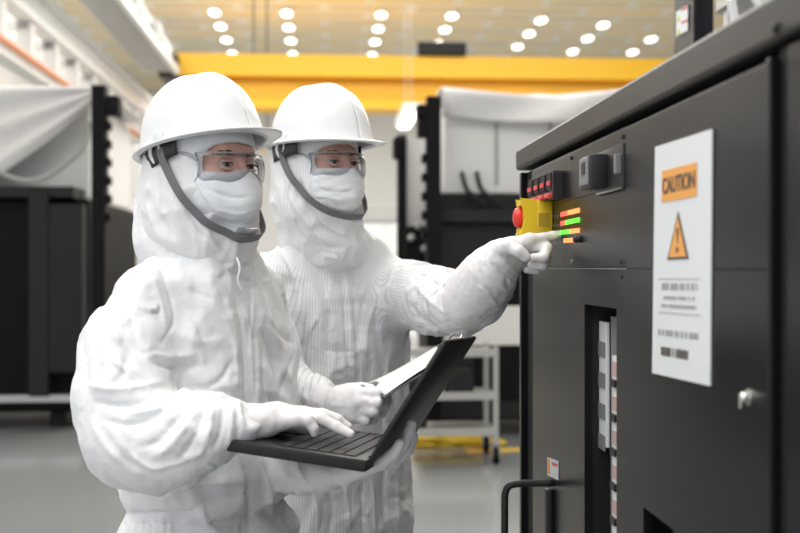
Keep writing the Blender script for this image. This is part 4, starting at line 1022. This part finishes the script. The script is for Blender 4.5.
strap_part(hatA, HA, [HA(-0.098, 0.022, 0.036), HA(-0.100, 0.002, -0.004), HA(-0.094, -0.030, -0.050), HA(-0.082, -0.056, -0.085), HA(-0.056, -0.084, -0.114), HA(-0.022, -0.100, -0.126), HA(0.000, -0.104, -0.128), HA(0.022, -0.100, -0.126), HA(0.056, -0.084, -0.114), HA(0.082, -0.056, -0.085), HA(0.094, -0.030, -0.050), HA(0.100, 0.002, -0.004), HA(0.098, 0.022, 0.036)], .0160)
strap_part(hatA, HA, [HA(-.026, -.108, -.118), HA(0, -.113, -.120), HA(.026, -.108, -.118)], .016, 'chin_cup', M['rim'])
obj('hair', MB().tube([Q(150, 232, 2.13), Q(143, 243, 2.12), Q(139, 249, 2.12)], [.012, .011, .004], 10), 'hair', A, smooth=True, label='dark hair end below the hood')
obj('hood_tie', MB().tube([Q(237, 258, 1.985), Q(240, 268, 1.98), Q(238, 280, 1.98), Q(242, 290, 1.985)], .0022, 6), 'mask', A, smooth=True)
# right hand on the keyboard (little-finger side nearest)
z = 0
palm = [QQ((244, 424, 1.855, .0235), (270, 420, 1.86, .0215), (296, 419, 1.855, .0135)), QQ((246, 421, 1.87, .022), (275, 416, 1.885, .019), (305, 415, 1.885, .013)),
        QQ((246, 420, 1.885, .021), (276, 415, 1.905, .018), (304, 414, 1.915, .013)), QQ((246, 420, 1.89, .021), (275, 417, 1.925, .017), (300, 416, 1.94, .012))]
fing = [QQ((296, 419, 1.853, .0115), (308, 420, 1.85, .0095), (314, 428, 1.85, .0085), (315, 433, 1.852, .0075)),
        QQ((304, 415, 1.875, .0115), (322, 419, 1.87, .010), (337, 427, 1.865, .0092), (350, 434, 1.86, .0080)),
        QQ((304, 414, 1.915, .0115), (322, 414, 1.92, .010), (338, 420, 1.92, .0092), (348, 427, 1.92, .008)),
        QQ((300, 416, 1.94, .011), (318, 415, 1.955, .0098), (332, 419, 1.96, .009), (341, 425, 1.96, .008)),
        QQ((268, 421, 1.92, .013), (284, 425, 1.955, .011), (300, 428, 1.965, .010), (312, 430, 1.965, .009))]
V, F = hand(A, 'glove', 'glove', palm, fing, [QQ((240, 425, 1.85, .0255), (250, 424, 1.855, .0235))], 11)
sdf_obj('glove', V, F, 'glove', A, label='white glove resting on the keyboard')
obj('glove_cuff', MB().tube([Q(247, 425, 1.853) + np.array((0, .026 * math.cos(t_), .0262 * math.sin(t_))) for t_ in np.linspace(0, 2 * math.pi, 16, endpoint=False)], .0018, 6, closed=True), 'skin', A, smooth=True, label='strip of bare wrist at the glove edge')
# left hand under the laptop, fingers up the back of the lid
palm = [QQ((322, 474, 1.98, .022), (345, 474, 1.90, .017), (366, 468, 1.85, .013)), QQ((322, 474, 2.0, .022), (350, 472, 1.94, .017), (372, 465, 1.90, .013)), QQ((322, 474, 2.02, .02), (352, 470, 1.97, .016), (374, 463, 1.95, .013))]
fing = [QQ((366, 468, 1.85, .0125), (383, 462, 1.80, .0110), (394, 453, 1.785, .0095), (400, 444, 1.785, .0085)),
        QQ((372, 466, 1.90, .0125), (393, 459, 1.85, .0110), (404, 446, 1.835, .0095), (409, 433, 1.83, .0090), (411, 425, 1.835, .008)),
        QQ((374, 464, 1.95, .0125), (396, 461, 1.92, .0105), (408, 450, 1.91, .0092), (413, 437, 1.90, .0085)),
        QQ((374, 462, 1.99, .012), (392, 458, 1.99, .0105), (402, 450, 1.98, .0095), (405, 443, 1.98, .0085)),
        QQ((350, 470, 2.02, .014), (362, 462, 2.06, .012), (374, 455, 2.09, .0105), (382, 447, 2.09, .009))]
V, F = hand(A, 'glove', 'glove', palm, fing, [QQ((308, 472, 2.02, .030), (328, 475, 1.97, .021))], 12, kf=.003)
sdf_obj('glove', V, F, 'glove2', A, label='gloved hand under the laptop with fingers up its lid')
boots(A, [fx(cA, -.09, 0), fx(cA, .09, 0)], fA)

# ================= the worker at the right
phB = math.radians(38); fB = np.array((math.sin(phB), -math.cos(phB))); lB = np.array((math.cos(phB), math.sin(phB)))
Bp = thing('person', 'person in pinstriped white coverall and hard hat pointing at the indicator lights', 'person', (-.16, 2.6, 0), frame='w')
HB = Head(Q(319, 165.5, 2.52), math.radians(46), math.radians(0), .98)
cB = (-.158, 2.62)
tB = [(1.475, -.165, 2.60, .08, .075), (1.44, -.16, 2.61, .12, .09), (1.40, -.16, 2.62, .165, .105), (1.31, -.158, 2.62, .19, .125), (1.12, -.158, 2.62, .195, .135), (1.0, -.155, 2.62, .195, .135), (.95, -.155, 2.62, .194, .135), (.92, -.155, 2.62, .192, .135), (.86, -.155, 2.62, .192, .135), (.78, -.155, 2.62, .190, .14), (.72, -.155, 2.62, .17, .13)]
armBl = QQ((388, 292, 2.66, .075), (412, 295, 2.58, .076), (438, 301, 2.46, .070), (462, 306, 2.36, .064), (478, 297, 2.30, .060), (492, 280, 2.25, .048))
armBr = QQ((272, 283, 2.50, .070), (268, 325, 2.46, .066), (272, 368, 2.42, .064), (290, 392, 2.36, .056), (312, 402, 2.30, .045), (328, 405, 2.26, .034))
legsB = [[(np.array((cB[0] + lB[0] * o, cB[1] + lB[1] * o, .76)), .11), (np.array((cB[0] + lB[0] * o * 1.05, cB[1] + lB[1] * o * 1.05, .45)), .09), (np.array((cB[0] + lB[0] * o * 1.1, cB[1] + lB[1] * o * 1.1, .18)), .072)] for o in (-.09, .09)]
strB = [
 ([(340, 268), (344, 300), (346, 340), (350, 372)], 2.5, -.004), ([(350, 262), (354, 300), (357, 340), (360, 385)], 2.0, -.003), ([(345, 265), (349, 300), (352, 350), (355, 385)], 3, .003),
 ([(386, 258), (378, 290), (376, 330), (384, 345)], 3, -.005), ([(396, 262), (388, 290), (386, 330)], 5, .005),
 ([(274, 240), (288, 262), (300, 292)], 3, -.004), ([(300, 275), (318, 300), (322, 340)], 7, .004), ([(310, 262), (326, 290), (332, 330)], 6, -.004),
 ([(405, 300), (420, 318), (440, 330)], 4, -.006), ([(410, 280), (430, 300), (455, 318)], 5, .006), ([(412, 270), (440, 285), (460, 300)], 4, -.006), ([(420, 262), (445, 275), (468, 284)], 3.5, .005),
 ([(452, 290), (460, 308), (470, 328)], 4, -.006), ([(462, 284), (472, 300), (482, 318)], 4, .006), ([(398, 318), (415, 330), (440, 336)], 4, .005),
 ([(470, 276), (476, 292), (488, 308), (506, 308)], 2.5, .006), ([(376, 300), (366, 330), (366, 365)], 6, .005), ([(368, 290), (360, 320), (358, 350)], 4, -.003),
 ([(390, 350), (384, 390), (388, 430)], 5, .005), ([(398, 350), (396, 400), (398, 440)], 4, -.005), ([(312, 480), (318, 510), (316, 535)], 5, .006), ([(326, 470), (332, 505), (330, 535)], 4, -.006),
 ([(345, 480), (350, 535)], 4, .005), ([(362, 480), (364, 535)], 4, -.006), ([(372, 480), (375, 535)], 3, .005), ([(386, 455), (384, 500), (388, 535)], 5, -.006), ([(396, 460), (398, 535)], 4, .005),
 ([(380, 395), (383, 420), (384, 430)], 3, -.006), ([(372, 400), (374, 430)], 3, .004), ([(300, 310), (310, 350), (308, 385)], 6, -.004), ([(330, 330), (334, 360), (328, 385)], 5, .004),
 ([(300, 392), (310, 402), (322, 418)], 3, .005), ([(298, 400), (308, 410), (318, 422)], 2.5, -.005), ([(312, 388), (320, 400), (326, 418)], 2.5, -.004),
]
coverall(Bp, tB, fB, lB, [armBl, armBr], legsB, strB, 'suit_striped', 8, (-.48, 2.12, .12), (.34, 2.92, 1.5))
bodyB = skeleton_body(Bp, HB, tB, fB, lB, [armBl, armBr], legsB, None)
face_bits(Bp, bodyB, HB)
hood_and_mask(Bp, HB, [(HB(0, .015, -.09), Q(323, 238, 2.56), .080, .084), (Q(308, 244, 2.58), Q(338, 244, 2.52), .055, .06)], 'suit_striped', [
 ([(290, 170), (290, 195), (304, 222)], 3.5, .005), ([(298, 168), (302, 194), (318, 220)], 3, -.005), ([(306, 200), (320, 224), (334, 234)], 3, -.006), ([(300, 212), (314, 232), (330, 244)], 3.5, .005),
 ([(284, 180), (290, 208), (304, 232)], 3, -.004), ([(318, 206), (330, 210), (344, 214)], 2.5, -.004), ([(322, 222), (336, 232), (346, 236)], 2.5, .005), ([(296, 232), (318, 246), (345, 248)], 3, -.005), ([(315, 178), (322, 190), (345, 192), (360, 186)], 3, -.003), ([(322, 196), (345, 200), (362, 194)], 3, .003)], 9, True, -.020)
hatB, TB = hard_hat(Bp, HB, math.radians(-1), .96, .042, -.006)
goggles(Bp, HB)
strap_part(hatB, HB, [HB(-0.098, 0.022, 0.036), HB(-0.100, 0.002, -0.004), HB(-0.094, -0.030, -0.047), HB(-0.082, -0.056, -0.079), HB(-0.056, -0.084, -0.106), HB(-0.022, -0.100, -0.117), HB(0.000, -0.104, -0.119), HB(0.022, -0.100, -0.117), HB(0.056, -0.084, -0.106), HB(0.082, -0.056, -0.079), HB(0.094, -0.030, -0.047), HB(0.100, 0.002, -0.004), HB(0.098, 0.022, 0.036)], .0160)
obj('collar_tab', MB().obox(Q(322, 256, 2.455), (.034, 0, -.008), (0, .004, 0), (0, 0, .010), .0015), 'suit', Bp)
# pointing hand
palm = [QQ((500, 255, 2.215, .024), (514, 247, 2.20, .018), (530, 240, 2.195, .0125)), QQ((502, 258, 2.225, .023), (516, 252, 2.22, .018), (532, 246, 2.215, .0125)),
        QQ((502, 260, 2.235, .022), (515, 258, 2.235, .017), (530, 254, 2.235, .012)), QQ((501, 262, 2.24, .021), (513, 263, 2.245, .016), (526, 260, 2.25, .0115))]
fing = [QQ((530, 239, 2.195, .0118), (542, 238, 2.20, .0103), (553, 236, 2.21, .0095), (561, 234.5, 2.222, .0083)),
        QQ((532, 246, 2.205, .0118), (547, 248, 2.195, .0108), (544, 257, 2.18, .0098), (533, 258, 2.185, .0088)),
        QQ((530, 254, 2.225, .0115), (546, 257, 2.215, .0105), (543, 265, 2.195, .0095), (532, 265, 2.20, .0085)),
        QQ((526, 260, 2.245, .011), (540, 264, 2.235, .0098), (537, 270, 2.215, .0088), (527, 270, 2.215, .008)),
        QQ((503, 249, 2.195, .017), (510, 246, 2.165, .0145), (519, 251, 2.150, .0118), (526, 257, 2.150, .0098))]
V, F = hand(Bp, 'glove', 'glove2', palm, fing, [QQ((470, 300, 2.30, .058), (481, 287, 2.27, .055), (491, 272, 2.24, .046), (501, 257, 2.22, .026))], 21)
V = folds(V, vnorm(V, F), [([(478, 262), (484, 282), (500, 302)], 3, -.003), ([(486, 254), (494, 276), (510, 294)], 3, .004), ([(492, 250), (500, 268), (516, 282)], 2.5, -.004), ([(497, 246), (505, 262), (520, 276)], 2.5, .003), ([(478, 285), (490, 296), (498, 306)], 3, .004), ([(505, 275), (510, 290)], 3, -.004), ([(490, 262), (506, 280)], 3, -.004)])
sdf_obj('glove', V, F, 'glove2', Bp, label='gloved hand with pointing index finger')
# hand holding the clipboard
palm = [QQ((326, 404, 2.25, .024), (342, 397, 2.20, .020), (358, 393, 2.165, .0135)), QQ((326, 405, 2.245, .024), (342, 402, 2.19, .021), (359, 402, 2.155, .0135)),
        QQ((326, 406, 2.245, .024), (342, 407, 2.19, .020), (357, 410, 2.16, .013)), QQ((326, 407, 2.25, .022), (340, 412, 2.195, .018), (352, 417, 2.165, .0125))]
fing = [QQ((358, 393, 2.165, .0122), (376, 394, 2.15, .011), (386, 398, 2.175, .0098), (388, 402, 2.20, .009)),
        QQ((359, 402, 2.155, .0122), (377, 403, 2.14, .011), (385, 405, 2.165, .0098), (386, 407, 2.19, .009)),
        QQ((357, 410, 2.16, .012), (374, 412, 2.14, .0105), (381, 413, 2.165, .0095), (382, 414, 2.19, .009)),
        QQ((352, 417, 2.165, .0115), (366, 420, 2.15, .0098), (373, 420, 2.17, .009), (374, 420, 2.19, .008)),
        QQ((336, 398, 2.22, .016), (348, 390, 2.21, .0135), (361, 388, 2.205, .0115), (371, 389, 2.205, .0098))]
V, F = hand(Bp, 'glove', 'glove2', palm, fing, [QQ((316, 403, 2.29, .036), (328, 405, 2.25, .027))], 22)
sdf_obj('glove', V, F, 'glove2', Bp, label='gloved hand gripping the clipboard')
boots(Bp, [(cB[0] + lB[0] * o, cB[1] + lB[1] * o, 0) for o in (-.1, .1)], fB)
